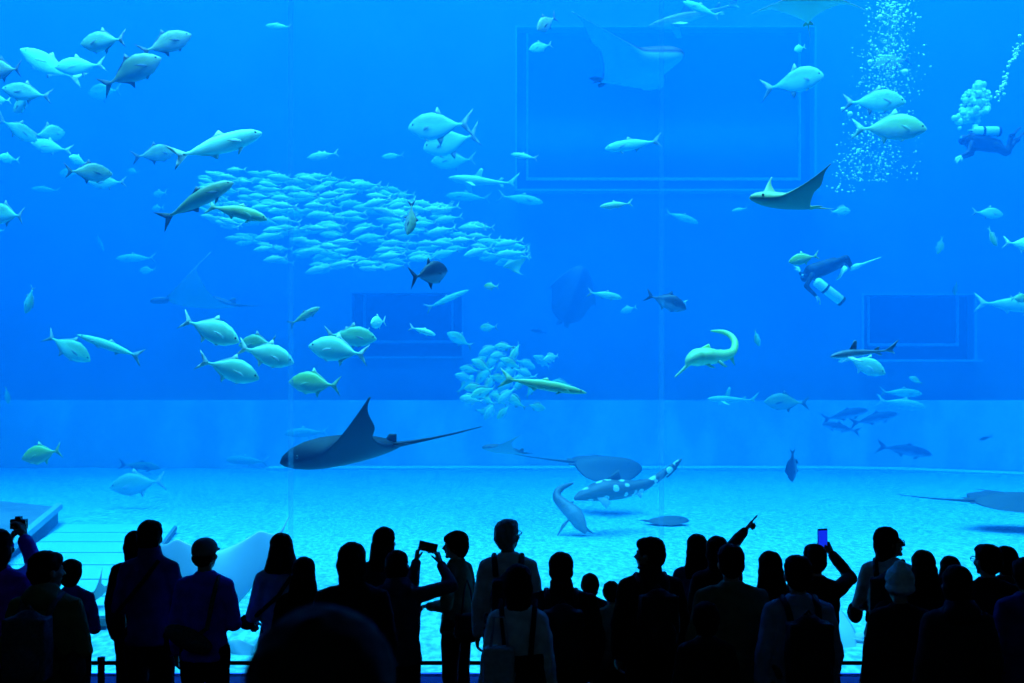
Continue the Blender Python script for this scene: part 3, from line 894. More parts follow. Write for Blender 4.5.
def ray_mesh(shape, span, up_l, up_r, tail, skin, tailbend=0.0, fat=None):
    """nose at x = +0.5, rear of the disc at x = -0.5; returns body mesh and part meshes"""
    mb = MB()
    nu, nc = 30, 10
    def planform(u):
        if shape == 'disc':      # stingray: rounded diamond
            w = (1 - u ** 2.2)
            return 0.5 - 0.62 * u ** 1.7, -0.5 + 0.38 * u ** 1.9
        if shape == 'manta':
            return 0.46 - 0.52 * u ** 1.5 - (0.0 if u > .16 else 0.05 * (1 - u / .16)), -0.5 + 0.75 * min(u / .75, 1) ** .75 - 0.33 * u ** 2.2
        if shape == 'vee':       # short broad body, both wings swept
            return 0.5 - 0.22 * u - 0.62 * u ** 2, -0.08 - 0.12 * u - 0.25 * u ** 2
        if shape == 'devil':     # wings set far back and swept
            sm = min(u / .26, 1); sm = sm * sm * (3 - 2 * sm)
            return 0.5 - 0.34 * sm - 0.52 * max(0, u - .2) ** 1.15, -0.5 + 0.3 * min(u / .45, 1) ** .7 - 0.2 * u ** 2
        return 0.34 + (0.16 * (1 - u / .2) if u < .2 else 0) - 0.55 * u ** 1.55, -0.5 + 0.62 * min(u / .6, 1) ** .8 - 0.42 * u ** 1.8   # eagle
    def thick(u):
        t = (fat or 0.14) * math.exp(-(u / .28) ** 2) + 0.05 * (1 - u) + 0.006
        return t
    def curl(u, deg):
        y = z = 0.0
        k = 24
        for i in range(k):
            uu = u * (i + .5) / k
            a = R(deg) * uu ** .8
            y += math.cos(a) * u / k
            z += math.sin(a) * u / k
        return y * span, z * span
    rings, belly = [], []
    for i in range(-nu, nu + 1):
        u = abs(i) / nu
        ue = min(u, .995)
        xl, xt = planform(ue)
        tp = min(max((ue - .55) / .45, 0), 1); tp = tp * tp * (3 - 2 * tp)
        xt = xt + (xl - .02 - xt) * tp
        if xt > xl - .015: xl, xt = (xl + xt) / 2 + .008, (xl + xt) / 2 - .008
        s = 1 if i >= 0 else -1
        deg = up_l if i >= 0 else up_r
        cy, czz = curl(u, deg)
        a = R(deg) * u ** .8
        th = thick(u)
        ring = []
        for j in range(2 * nc):
            topside = j < nc
            c = (j + .0) / nc if topside else 1 - (j - nc) / nc
            c = c * c * (3 - 2 * c)
            prof = max(0.0, (4 * c * (1 - c))) ** .6 * (1.25 - .5 * c)
            h = th * prof * (.62 if topside else -.38)
            x = xl + (xt - xl) * c
            ring.append((x, s * (cy - h * math.sin(a)), czz + h * math.cos(a)))
            belly.append(0.0 if j <= nc else 1.0)
        rings.append(ring)
    mb.loft(rings)
    nb = len(mb.v)
    # whip tail
    if tail > 0:
        pts = [(-0.40 - tail * t, tailbend * t * t * tail, 0.01 + 0.06 * tail * t * t) for t in (0, .1, .25, .45, .7, 1)]
        mb.tube(pts, [.035, .024, .016, .011, .008, .003], 8)
    belly += [0.0] * (len(mb.v) - nb)
    me = mb.mesh('ray', RS[skin])
    at = me.attributes.new('belly', 'FLOAT', 'POINT')
    at.data.foreach_set('value', belly)
    parts = []
    d = MB()
    if shape not in ('disc', 'vee'): d.blade([(-.33, .02), (-.41, .11), (-.47, .10), (-.46, .01)], .02); shape not in ('disc', 'vee') and parts.append(('dorsal_fin', d))
    for s in (1, -1):
        p = MB(); p.blade([(-.40, 0), (-.50, .085), (-.58, .09), (-.54, 0)], .014, Matrix.Translation((0, s * .02, 0)) @ Matrix.Rotation(-s * R(80), 4, 'X'))
        if shape != 'vee': parts.append(('pelvic_fin', p))
        if shape == 'manta':
            c = MB(); c.tube([(.40, s * .13 * span ** .3, -.01), (.5, s * .14 * span ** .3, -.02), (.58, s * .12 * span ** .3, -.035), (.62, s * .09 * span ** .3, -.04)], [.03, .036, .03, .012], 10)
            parts.append(('cephalic_fin', c))
        y = .12 if shape == 'manta' else .085
        e = MB(); e.ell((.36 if shape != 'disc' else .26, s * y, .035 if shape != 'disc' else .075), (.016, .012, .016), nu=10, nv=6)
        parts.append(('eye', e))
    out = []
    for nm, p in parts:
        m_ = M_eye if nm == 'eye' else RS[skin]
        out.append((nm, p.mesh(nm, m_)))
    return me, out

def ray(name, shape, skin, label, cat='ray', nose=None, rear=None, Y=15, yaw=0, roll=0, span=1.0, up=(20, 20), tail=1.0, at=None, heading=None, upv=None, size=None, tailbend=0.0, group=None, fat=None):
    me, parts = ray_mesh(shape, span, up[0], up[1], tail, skin, tailbend, fat)
    o = link(name, me)
    for nm, m_ in parts: link(nm, m_, o)
    if at is None:
        aim(o, nose, rear, Y, yaw, roll, size)
    else:
        h = Vector(heading).normalized()
        z = Vector(upv); z = (z - h * z.dot(h)).normalized()
        y = z.cross(h)
        o.matrix_world = Matrix.Translation(P(at[0], at[1], Y)) @ Matrix((h, y, z)).transposed().to_4x4() @ Matrix.Scale(size, 4)
    return setp(o, label, cat, group)

ray('manta_ray', 'devil', 'manta', 'large black manta gliding left low over the sand with one wing raised', nose=(283, 462), rear=(400, 446), Y=12.5, yaw=-14, roll=-2, span=.66, up=(88, -12), tail=.8, fat=.2)
ray('manta_ray', 'devil', 'faint', 'huge faint manta high before the big back window with one wing tip raised', nose=(680, 62), rear=(602, 74), Y=19.0, yaw=-34, roll=-16, span=1.0, up=(40, 14), tail=.2, fat=.2)
ray('eagle_ray', 'eagle', 'palebelly', 'pale-bellied ray overhead at the top edge between the big back window and the bubbles', at=(806, 6), Y=12.5, heading=(-.30, -.75, .38), upv=(.05, .2, 1), size=.62, span=1.15, up=(-14, 22), tail=.7)
ray('eagle_ray', 'devil', 'eagle', 'olive eagle ray with raised wings flying left under the big back window', nose=(745, 201), rear=(818, 205), Y=11.8, yaw=-26, roll=2, span=.72, up=(62, 80), tail=.45, fat=.13)
ray('eagle_ray', 'vee', 'spotted', 'large spotted ray close behind the glass showing its pale belly behind a capped visitor', at=(218, 560), Y=10.2, heading=(.1, -.25, -1), upv=(0.05, 1, -.25), size=1.14, span=.64, up=(10, 24), tail=.0)
ray('stingray', 'disc', 'sting', 'broad dark stingray swimming right over the far sand edge, tail trailing left', nose=(643, 468), rear=(572, 462), Y=21.0, yaw=10, roll=22, span=.55, up=(-20, -34), tail=1.05)
ray('stingray', 'disc', 'sting', 'large dark stingray near the right edge low over the sand with a long thin tail', nose=(1052, 503), rear=(970, 501), Y=18.5, yaw=5, roll=14, span=.6, up=(-8, 10), tail=1.05)
ray('eagle_ray', 'eagle', 'sting', 'faint grey ray with one raised wing between the second school and the sand', nose=(482, 447), rear=(525, 454), Y=19.5, yaw=-20, roll=6, span=.6, up=(70, 20), tail=.3)
ray('manta_ray', 'manta', 'sting', 'very faint manta far back above the four bright trevallies, a pale wing raised', nose=(165, 300), rear=(235, 305), Y=24.0, yaw=-20, roll=0, span=.9, up=(86, 40), tail=.4)
ray('manta_ray', 'disc', 'sting', 'dark blurred ray far back in the middle of the tank', at=(573, 294), Y=30.0, heading=(.35, .15, 1), upv=(.2, -1, .1), size=1.85, span=.45, up=(12, 20), tail=.0)
ray('stingray', 'disc', 'sting', 'flat dark stingray shape on the open sand right of the spotted shark', at=(668, 521), Y=19.2, heading=(1, .12, 0), upv=(0, -.1, 1), size=.85, span=.42, up=(-6, -6), tail=.3)  # dark oval on the sand, modelled as a flat ray
ray('eagle_ray', 'eagle', 'sting', 'small ray with an upright curved wing over the perforated panels beside a child', at=(96, 596), Y=11.2, heading=(-.25, -.5, -.2), upv=(-.2, .2, 1), size=.5, span=.72, up=(98, 20), tail=.4)
ray('stingray', 'disc', 'bluish', 'large bluish ray close behind the glass right of the khaki shirt', at=(800, 632), Y=10.3, heading=(-.96, .2, .12), upv=(.05, -.5, .85), size=1.15, span=.62, up=(10, 14), tail=.4)
ray('stingray', 'disc', 'bluish', 'small pale round ray near the foot of the glass left of the foreground head', at=(240, 655), Y=9.75, heading=(-.5, .2, .75), upv=(.1, 1, .15), size=.34, span=.55, up=(8, 8), tail=.2)
ray('eagle_ray', 'eagle', 'palebelly', 'faint pale ray at the right end of the long school', at=(516, 262), Y=22.5, heading=(-.8, .4, -.3), upv=(.3, -.9, .3), size=.7, span=.6, up=(25, 25), tail=.2)

KINDS['shark'] = dict(keys=[(0, .006, -.010, .012), (.04, .03, -.028, .034), (.12, .055, -.05, .055), (.25, .075, -.068, .07), (.4, .078, -.068, .068), (.56, .055, -.048, .046), (.7, .032, -.03, .026), (.82, .016, -.018, .014), (.88, .012, -.012, .008)])

def shark(skin, nose, tail, Y, label, yaw=0, roll=0, bend=.3, dors=1.0, spots=None):
    K = KINDS['shark']['keys']
    mb = MB(); rings = []
    for i in range(29):
        t = .88 * i / 28
        top, bot, hw = smooth_profile(K, t)
        x = .5 - t
        rings.append([(x, hw * math.cos(2 * math.pi * j / 16) + spine_bend(x, bend), (top + bot) / 2 + (top - bot) / 2 * math.sin(2 * math.pi * j / 16)) for j in range(16)])
    mb.loft(rings)
    tl = MB(); tl.blade([(-.36, .012), (-.43, .07), (-.52, .165), (-.48, .06), (-.44, .0), (-.47, -.07), (-.41, -.03), (-.36, -.012)], .016)
    mb.add([(v[0], v[1] + spine_bend(v[0], bend), v[2]) for v in tl.v], tl.f)
    sk = spots or SK[skin]
    o = link('shark', mb.mesh('shark', sk))
    def part(nm, outline, th, M):
        f = MB(); f.blade(outline, th, M)
        f.v = [(v[0], v[1] + spine_bend(v[0], bend), v[2]) for v in f.v]
        link(nm, f.mesh(nm, sk), o)
    part('dorsal_fin', [(.14, .06), (.04, .07 + .13 * dors), (0, .06 + .12 * dors), (.02, .06)], .014, None)
    part('dorsal_fin', [(-.22, .03), (-.27, .075), (-.3, .07), (-.28, .022)], .01, None)
    part('anal_fin', [(-.24, -.03), (-.29, -.075), (-.32, -.07), (-.3, -.022)], .01, None)
    for s in (1, -1):
        M = Matrix.Translation((.2, s * .055, -.035)) @ Matrix.Rotation(s * R(62), 4, 'X')
        part('pectoral_fin', [(.06, .01), (-.04, -.19), (-.10, -.2), (-.06, -.05), (-.05, .01)], .014, M)
        f = MB(); f.ell((.5 - .075, s * .042 + spine_bend(.425, bend), .012), (.009, .006, .009), nu=8, nv=6); link('eye', f.mesh('eye', M_eye), o)
    aim(o, nose, tail, Y, yaw, roll)
    return setp(o, label, 'shark')

M_leopard = shaded_fish('spotted_shark_skin', (0.07, 0.075, 0.07), (0.12, 0.12, 0.11), (0.2, 0.2, 0.18), zr=.4, spots=(5.5, .34, (0.75, 0.8, 0.7)))
shark('shark', (826, 357), (878, 350), 12.8, 'dark grey shark with a tall back fin facing left under the head-down diver', yaw=-30, bend=.5, dors=1.2)
shark('pale', (449, 179), (514, 186), 20.5, 'faint grey shark facing left under the overlapping pompanos', yaw=-10, bend=.3)
shark('pale', (706, 399), (752, 400), 23.5, 'faint pale shark with a pointed back fin over the low wall below the curled guitarfish', yaw=-15, dors=1.5)
shark('shark', (648, 27), (736, 12), 24.0, 'faint dark shark at the top edge over the big back window', yaw=0, bend=.3)


def path_animal(name, label, cat, pts, Y, skin, flat=1.0, fins=(), finskin=None):
    """an animal laid along a drawn spine: (px, py, height in px, width in px, metres behind Y)"""
    c0 = P(pts[len(pts) // 2][0], pts[len(pts) // 2][1], Y)
    o = None
    P3 = [P(p[0], p[1], Y + p[4]) - c0 for p in pts]
    # resample
    def cat_rom(a, b, c, d, t):
        return 0.5 * ((2 * b) + (c - a) * t + (2 * a - 5 * b + 4 * c - d) * t * t + (3 * b - a - 3 * c + d) * t ** 3)
    rings = []
    n = len(pts)
    prev = None
    samples = []
    for i in range(n - 1):
        for k in range(6):
            t = k / 6
            q = [P3[max(i - 1, 0)], P3[i], P3[i + 1], P3[min(i + 2, n - 1)]]
            samples.append((cat_rom(*q, t), pts[i][2] + (pts[i + 1][2] - pts[i][2]) * t, pts[i][3] + (pts[i + 1][3] - pts[i][3]) * t))
    samples.append((P3[-1], pts[-1][2], pts[-1][3]))
    for i, (p, hh, ww) in enumerate(samples):
        tg = (samples[min(i + 1, len(samples) - 1)][0] - samples[max(i - 1, 0)][0]).normalized()
        side = Vector((0, 1, 0)); side = (side - tg * side.dot(tg)).normalized()
        up = side.cross(tg)
        rings.append([p + up * (math.sin(2 * math.pi * j / 14) * hh / 2 * Y / F) + side * (math.cos(2 * math.pi * j / 14) * ww / 2 * Y / F) for j in range(14)])
    mb = MB(); mb.loft(rings)
    o = mb.build(name, skin)
    o.location = c0
    for nm, outline, dy, th in fins:
        vs = [P(a, b, Y + dy) - c0 for a, b in outline]
        f = MB(); f.blade([(v.x, v.z) for v in vs], th, Matrix.Translation((0, sum(v.y for v in vs) / len(vs), 0)))
        f.build(nm, finskin or skin, o)
    return setp(o, label, cat)

M_guitar = shaded_fish('sandy_guitarfish_skin', (0.5, 0.62, 0.1), (0.5, 0.6, 0.16), (0.55, 0.6, 0.25), zr=.25)
path_animal('guitarfish', 'yellow-green guitarfish with a long snout and its tail curled up over itself', 'guitarfish',
    [(675, 377, 1.5, 2, -.1), (681, 371.5, 2.5, 4, -.1), (686.5, 366, 3.6, 6, -.1), (690, 361, 11, 16, -.1), (697, 357.5, 18, 28, -.05), (706, 356.5, 18, 30, 0), (716, 356.5, 14, 20, .1), (726, 355, 11, 12, .2), (733, 351, 8, 8, .3), (735, 343, 7, 7, .45), (731, 336, 6, 6, .6), (723, 332, 5, 5, .75), (711, 331, 1.5, 2, .9)],
    14.0, M_guitar, fins=[('dorsal_fin', [(697, 350), (709, 343.5), (712, 351), (710, 354)], 0, .03), ('dorsal_fin', [(716, 351), (721, 349), (724, 353), (718, 354)], .1, .02),
    ('pelvic_fin', [(708, 363), (716, 368), (711, 368), (704, 364)], -.1, .02), ('pelvic_fin', [(720, 360), (728, 367), (724, 367), (717, 362)], -.1, .02), ('tail_fin', [(733, 352), (735, 366), (729, 358)], .3, .02)])
M_dusk = shaded_fish('dusky_shark_skin', (0.13, 0.14, 0.13), (0.17, 0.18, 0.17), (0.3, 0.3, 0.28), zr=.25)
path_animal('nurse_shark', 'dusky shark bent in a curve, diving to the sand left of the white-spotted one', 'shark',
    [(586, 533, 3, 4, -.2), (580, 524, 14, 14, -.15), (574, 514, 17, 17, -.1), (564, 505, 13, 12, 0), (557, 497, 9, 8, .1), (560, 489, 7, 6, .2), (573, 483, 2, 3, .35)],
    18.0, M_dusk, fins=[('pectoral_fin', [(573, 516), (556, 538), (562, 524)], -.1, .03), ('pectoral_fin', [(580, 520), (594, 534), (584, 530)], -.1, .03), ('dorsal_fin', [(566, 503), (574, 501), (570, 509)], .05, .02)])

path_animal('shark', 'white-spotted dark shark low over the sand with its tail swept up to the right', 'shark',
    [(574, 499, 2.5, 8, 0), (581, 496, 10, 20, 0), (592, 493, 17, 26, 0), (606, 490, 22, 26, 0), (622, 489, 20, 22, .05), (637, 487, 14, 14, .1), (651, 482, 9, 8, .2), (663, 474, 8, 6, .3), (671, 468, 7, 5, .35), (681, 459, 2, 2, .4)],
    18.0, M_leopard, finskin=SK['shark'], fins=[('dorsal_fin', [(604, 481), (619, 469), (621, 480), (612, 484)], 0, .06), ('dorsal_fin', [(634, 481), (641, 479), (641, 485)], .1, .03), ('pectoral_fin', [(596, 497), (606, 509), (611, 503), (606, 497)], -.2, .04), ('pelvic_fin', [(634, 492), (641, 499), (643, 493)], 0, .03),
    ('tail_fin', [(664, 476), (674, 463), (683, 458), (676, 470), (668, 478)], .35, .03)])

# ------------------------------------------------------------ bubbles
M_bub = mat('air_bubble', (0.8, 0.95, 0.7), 0.1, 0.8)
def bubbles(label, pts, cat='bubbles'):
    mb = MB()
    for c, r in pts: mb.ell(c, (r, r, r * .85), nu=6, nv=4)
    o = mb.build('bubble_plume', M_bub)
    return setp(o, label, cat, kind='stuff')
pl = []
for k in range(1700):
    py = 190 * rnd.random() ** 1.1 - 8
    w = 20 + 0.1 * py
    px = 893 - 0.09 * py + rnd.gauss(0, w * .5)
    pl.append((P(px, py, 17.0 + rnd.gauss(0, .4)), rnd.choice([.005, .006, .008, .010, .012, .02])))
for k in range(110):
    py = 130 + 62 * rnd.random()
    pl.append((P(852 + rnd.gauss(0, 9) - (py - 160) * .25, py, 16.5), rnd.choice([.008, .012, .02])))
for px, py, r in ((843, 109, .04), (850, 114, .05), (856, 137, .04), (870, 62, .045), (880, 17, .05), (895, 16, .04), (905, 72, .06)):
    pl.append((P(px, py, 16.2), r))
bubbles('tall column of rising air bubbles at the upper right', pl)
pl = []
for k in range(150):
    t = rnd.random()
    px, py = 964 + 16 * t + rnd.gauss(0, 5.5), 120 - 20 * t + rnd.gauss(0, 6)
    pl.append((P(px, py, 21.2 + rnd.gauss(0, .12)), rnd.choice([.03, .05, .08])))
for k in range(50):
    pl.append((P(979 + rnd.gauss(0, 4), 92 + rnd.gauss(0, 3.5), 21.2 + rnd.gauss(0, .12)), rnd.choice([.04, .06, .09])))
bubbles('bright puff of breath bubbles over the swimming diver', pl)
pl = []
for k in range(60):
    t = rnd.random()
    pl.append((P(995 + 26 * t + rnd.gauss(0, 1.5), 105 - 66 * t + rnd.gauss(0, 3), 16.0), rnd.choice([.012, .02, .03])))
bubbles('thin string of small bubbles rising by the right edge above the diver', pl)

# ------------------------------------------------------------ people
def cloth(name, c, rough=0.85):
    c2 = tuple(x * 1.35 for x in c)
    return noise_mat(name, c, c2, 14, rough, 0.15, bump=0.15)

CL = {
    'black': cloth('black_cloth', (0.008, 0.008, 0.010)), 'charcoal': cloth('charcoal_cloth', (0.018, 0.018, 0.022)),
    'navy': cloth('navy_cloth', (0.022, 0.028, 0.14)), 'blue': cloth('blue_cloth', (0.07, 0.06, 0.62)),
    'purple': cloth('purple_nylon', (0.28, 0.02, 0.5), 0.5), 'olive': cloth('olive_cloth', (0.12, 0.12, 0.05)),
    'khaki': cloth('khaki_cloth', (0.10, 0.095, 0.05)), 'white': cloth('white_cloth', (0.5, 0.5, 0.5)),
    'grey': cloth('grey_cloth', (0.16, 0.17, 0.18)), 'lightblue': cloth('light_blue_cloth', (0.18, 0.24, 0.36)),
    'tan': cloth('tan_cloth', (0.28, 0.2, 0.13)), 'slate': cloth('slate_cloth', (0.035, 0.045, 0.075)), 'denim': cloth('denim', (0.03, 0.05, 0.12)), 'beige': cloth('beige_knit', (0.62, 0.6, 0.52)),
}
M_skin = mat('skin', (0.32, 0.19, 0.13), 0.55, 0.3)
M_hair = noise_mat('black_hair', (0.004, 0.004, 0.004), (0.012, 0.01, 0.008), 40, 0.75, 0.06, stretch=(1, 1, 0.15))
M_greyhair = noise_mat('grey_hair', (0.16, 0.16, 0.16), (0.3, 0.3, 0.3), 40, 0.6, 0.3, stretch=(1, 1, 0.2))
M_shoe = mat('dark_shoe', (0.01, 0.01, 0.01), 0.5)
M_bag = noise_mat('black_bag_cloth', (0.008, 0.008, 0.01), (0.014, 0.014, 0.017), 60, 0.7, 0.2)
M_greybag = noise_mat('grey_bag_cloth', (0.05, 0.055, 0.065), (0.09, 0.095, 0.11), 60, 0.7, 0.2)
M_palebag = noise_mat('pale_bag_cloth', (0.3, 0.33, 0.36), (0.4, 0.43, 0.46), 40, 0.8, 0.2)
M_phone = mat('phone_shell', (0.015, 0.015, 0.02), 0.25, 0.5)
M_screen = bpy.data.materials.new('lit_phone_screen')
M_screen.use_nodes = True
_b = M_screen.node_tree.nodes['Principled BSDF']
_b.inputs['Base Color'].default_value = (0.01, 0.01, 0.02, 1)
_b.inputs['Emission Color'].default_value = (0.004, 0.03, 0.85, 1)
_b.inputs['Emission Strength'].default_value = 1.0

def hand(mb, wrist, d, nrm, thumb, curls=(25, 30, 35, 40), k=1.0):
    """palm, four bent fingers of unequal length and a thumb from the side of the palm"""
    d = Vector(d).normalized()
    n = Vector(nrm); n = (n - d * n.dot(d)).normalized()
    t = Vector(thumb); t = (t - d * t.dot(d) - n * t.dot(n)).normalized()
    w = Vector(wrist)
    offs = (.030, .010, -.010, -.029)
    lens = (.070, .080, .074, .058)
    for o, ln, c in zip(offs, lens, curls):
        kn = w + d * .088 * k + t * o * k
        mb.cap(w + d * .01 * k + t * o * .5 * k, kn, .017 * k, .0125 * k, 8)
        p = kn; a = 0
        for seg, f in ((.46, 1.0), (.3, .8), (.24, .5)):
            a += R(c) * f
            q = p + (d * math.cos(a) + n * math.sin(a)) * ln * seg * 1.05 * k
            mb.cap(p, q, .0092 * k, .0080 * k, 8)
            p = q
    a = w + d * .022 * k + t * .022 * k
    b = w + d * .055 * k + t * .052 * k + n * .012 * k
    c = w + d * .088 * k + t * .058 * k + n * .03 * k
    mb.cap(a, b, .0135 * k, .0105 * k, 8); mb.cap(b, c, .0105 * k, .0085 * k, 8)

ARMS = {
    'down': ((.222, -.03, 1.10), (.222, .05, .86)),
    'front': ((.235, -.02, 1.09), (.12, .21, 1.06)),
    'rail': ((.24, .0, 1.09), (.16, .26, .98)),
    'pocket': ((.25, -.06, 1.11), (.2, .09, .92)),
    'chin': ((.22, .14, 1.13), (.05, .2, 1.40)),
}

def person(px, ytop, Y, label, yaw=0, hair='short', top='black', bottom='black', legs='trousers', arms=('down', 'down'), w=1.0,
           head=(0, 0), lean=0, hood=False, hat=None, fine=0.011, hem=.84, glasses=False, hairmat=None, headk=1.0, puffy=1.0, female=False, base=0.0, collar=False, topname='jacket'):
    X = (px - 512) / F * Y
    H = CZ - (ytop - HY) / F * Y - base
    k = H / 1.72
    RZ = Matrix.Rotation(R(yaw), 4, 'Z')
    # keep the head, not the feet, over the wanted pixel when the body leans
    W = Matrix.Translation((X, Y, base)) @ RZ @ Matrix.Scale(k, 4)
    WI = W.inverted()
    def lc(p):                      # pixel (px, py, offset in distance) to the person's own frame
        return WI @ P(p[0], p[1], Y + p[2])
    def leaned(mb):
        if lean:
            c, s = math.cos(R(lean)), math.sin(R(lean))
            out = []
            for x, y, z in mb.v:
                if z > .95:
                    dz, f = z - .95, min(1, (z - .95) / .15)
                    a = R(lean) * f
                    y, z = y * math.cos(a) + dz * math.sin(a), .95 + dz * math.cos(a) - y * math.sin(a)
                out.append((x, y, z))
            mb.v = out
        return mb
    sw = (.146 if female else .164) * w
    hc = Vector((0, .015, 1.585))
    HM = Matrix.Rotation(R(head[0]), 4, 'Z') @ Matrix.Rotation(R(head[1]), 4, 'X') @ Matrix.Scale(headk, 4)
    def hp(x, y, z): return hc + HM @ Vector((x, y, z))
    # ---- body: one continuous surface
    b = MB()
    H3 = HM.to_3x3()
    b.ell(hp(0, -.015, .035), (.073, .09, .086), H3)
    b.ell(hp(0, .03, -.03), (.058, .06, .085), H3)
    b.ell(hp(0, .045, -.072), (.042, .043, .036), H3)
    b.cap(hp(0, .088, .012), hp(0, .112, -.022), .009, .014, 8)
    b.cap(hp(-.032, .078, .022), hp(.032, .078, .022), .013, .013, 8)
    b.cap(hp(-.014, .092, -.052), hp(.014, .092, -.052), .009, .009, 8)
    b.ell(hp(0, .082, -.093), (.02, .018, .017), H3)
    for s in (1, -1):
        b.ell(hp(s * .076, -.005, -.012), (.011, .021, .031), H3)
        b.ell(hp(s * .04, .062, -.02), (.024, .024, .022), H3)
    b.cap((0, -.012, 1.40), hp(0, -.012, -.05), .054 if not female else .047, .050 if not female else .044)
    b.ell((0, 0, 1.25), (.15 * w, .1, .2)); b.ell((0, 0, 1.05), (.13 * w, .095, .18)); b.ell((0, 0, .93), (.155 * w, .11, .13))
    b.cap((-sw * .8, 0, 1.37), (sw * .8, 0, 1.37), .055, .055)
    leg = {}
    for s in (1, -1):
        hip, knee, ank = Vector((s * .088, 0, .9)), Vector((s * .095, .015, .49)), Vector((s * .1, -.02, .09))
        leg[s] = (hip, knee, ank)
        b.cap(hip, knee, .082, .055); b.cap(knee, ank, .054, .037)
        b.cap((s * .1, -.03, .045), (s * .115, .13, .03), .038, .03)
    arm = {}
    for s, spec in ((-1, arms[0]), (1, arms[1])):
        if isinstance(spec, str):
            e, wr = ARMS[spec]
            e, wr = Vector((e[0] * s * (.9 if female else 1) * w, e[1], e[2])), Vector((wr[0] * s, wr[1], wr[2]))
            hd = dict(d=(wr - e), n=(-s, .2, 0) if spec in ('down', 'pocket') else (0, -.3, -1), t=(0, 1, 0) if spec in ('down', 'pocket') else (-s, 0, .3), curls=(22, 28, 32, 36))
        else:
            e, wr = lc(spec['elbow']), lc(spec['wrist'])
            hd = dict(d=RZ.to_3x3().inverted() @ Vector(spec['d']), n=RZ.to_3x3().inverted() @ Vector(spec['n']), t=RZ.to_3x3().inverted() @ Vector(spec['t']), curls=spec['curls'])
        sh = Vector((s * sw, -.005, 1.365))
        arm[s] = (sh, e, wr)
        b.cap(sh, e, .052, .041); b.cap(e, wr, .041, .027)
        hand(b, wr, hd['d'], hd['n'], hd['t'], hd['curls'], 1.0)
    leaned(b)
    o = b.fused('person', M_skin, voxel=fine, smooth=2)
    o.matrix_world = W
    setp(o, label, 'person')
    # ---- upper garment with sleeves
    u = MB()
    q = puffy
    el = lambda z, rx, ry, oy=0: [(rx * math.cos(2 * math.pi * j / 24), oy + ry * math.sin(2 * math.pi * j / 24), z) for j in range(24)]
    hw = .165 * w if not female else .16 * w
    u.loft([el(hem, (hw + .022) * q, .132 * q), el(hem + .03, (hw + .025) * q, .134 * q), el(1.02, (hw - (.012 if female else 0)) * q, .118 * q), el(1.2, (hw + .012) * q, .125 * q),
            el(1.30, (sw + .008), .118 * q), el(1.37, sw * .84, .1 * q), el(1.43, .1, .082), el(1.475, .066, .062)])
    for s in (1, -1):
        sh, e, wr = arm[s]
        cu = e + (wr - e) * .93
        u.cap(sh, e, .064 * q, .054 * q); u.cap(e, cu, .055 * q, .041 * q)
        u.cap(Vector((s * .03, 0, 1.415)), sh + Vector((0, 0, .0)), .055, .062 * q)
    if hood:
        u.ell((0, -.085, 1.44), (.115, .075, .075)); u.ell((0, -.04, 1.475), (.1, .09, .05))
    if collar:
        u.loft([el(1.45, .085, .08, -.005), el(1.53, .075, .075, -.012)])
    leaned(u).fused(topname, CL[top], voxel=.014, smooth=3, bump=.022, bscale=.11, parent=o)
    # ---- lower garment
    l = MB()
    if legs == 'skirt':
        l.loft([el(.22, .235, .215), el(.5, .215, .19), el(.8, .19, .15), el(1.0, .15, .115)])
    else:
        l.ell((0, 0, .93), (.168 * w, .122, .13))
        for s in (1, -1):
            hip, knee, ank = leg[s]
            l.cap(hip, knee, .097, .072); l.cap(knee, ank + Vector((0, .0, .0)), .072, .06)
    leaned(l).fused('skirt' if legs == 'skirt' else 'trousers', CL[bottom], voxel=.016, smooth=3, bump=.018, bscale=.12, parent=o)
    for s in (1, -1):
        f = MB(); f.cap((s * .1, -.035, .05), (s * .118, .135, .042), .05, .042); f.box((s * .11 - .045, -.07, .0), (s * .11 + .045, .17, .035))
        f.fused('shoe', M_shoe, voxel=.014, smooth=2, parent=o)
    # ---- hair and headgear
    h = MB()
    def he(c, r): h.ell(hp(*c), r, H3)
    if hat is None or hair not in ('short',):
        he((0, -.022, .043), (.088, .1, .09)); he((0, -.045, .0), (.084, .078, .088))
        if hair == 'short':
            he((0, .035, .075), (.068, .06, .045)); he((0, -.06, -.04), (.06, .045, .05))
        elif hair == 'bob':
            he((0, -.03, .03), (.09, .1, .09)); he((0, -.035, -.03), (.098, .088, .1))
            rr = lambda z, rx, ry: [hp(rx * math.cos(2 * math.pi * j / 20), -.03 + min(ry * math.sin(2 * math.pi * j / 20), .05), z) for j in range(20)]
            h.loft([rr(-.17, .125, .115), rr(-.15, .132, .12), rr(-.08, .112, .108), rr(.0, .095, .1), rr(.05, .085, .09)])
        elif hair == 'long':
            he((0, -.03, .03), (.09, .098, .092)); he((0, -.04, -.04), (.098, .082, .12))
            rr = lambda z, rx, ry, ox: [hp(ox + rx * math.cos(2 * math.pi * j / 20), -.055 + min(ry * math.sin(2 * math.pi * j / 20), .05), z) for j in range(20)]
            h.loft([rr(-.36, .05, .03, -.02), rr(-.30, .098, .05, -.012), rr(-.22, .118, .065, .0), rr(-.14, .114, .075, .004), rr(-.06, .1, .085, 0), rr(.0, .09, .09, 0)])
        elif hair == 'medium':
            he((0, -.035, -.02), (.095, .088, .105)); he((0, -.05, -.1), (.082, .06, .07))
        elif hair == 'child':
            he((0, -.025, .015), (.096, .098, .1)); he((0, .03, .06), (.076, .07, .05)); he((0, -.05, -.05), (.078, .055, .06))
        elif hair == 'bun':
            he((0, -.11, -.03), (.04, .045, .04)); he((0, -.03, .03), (.086, .095, .09))
        leaned(h).fused('hair', hairmat or M_hair, voxel=.010, smooth=1, bump=.014, bscale=.03, parent=o)
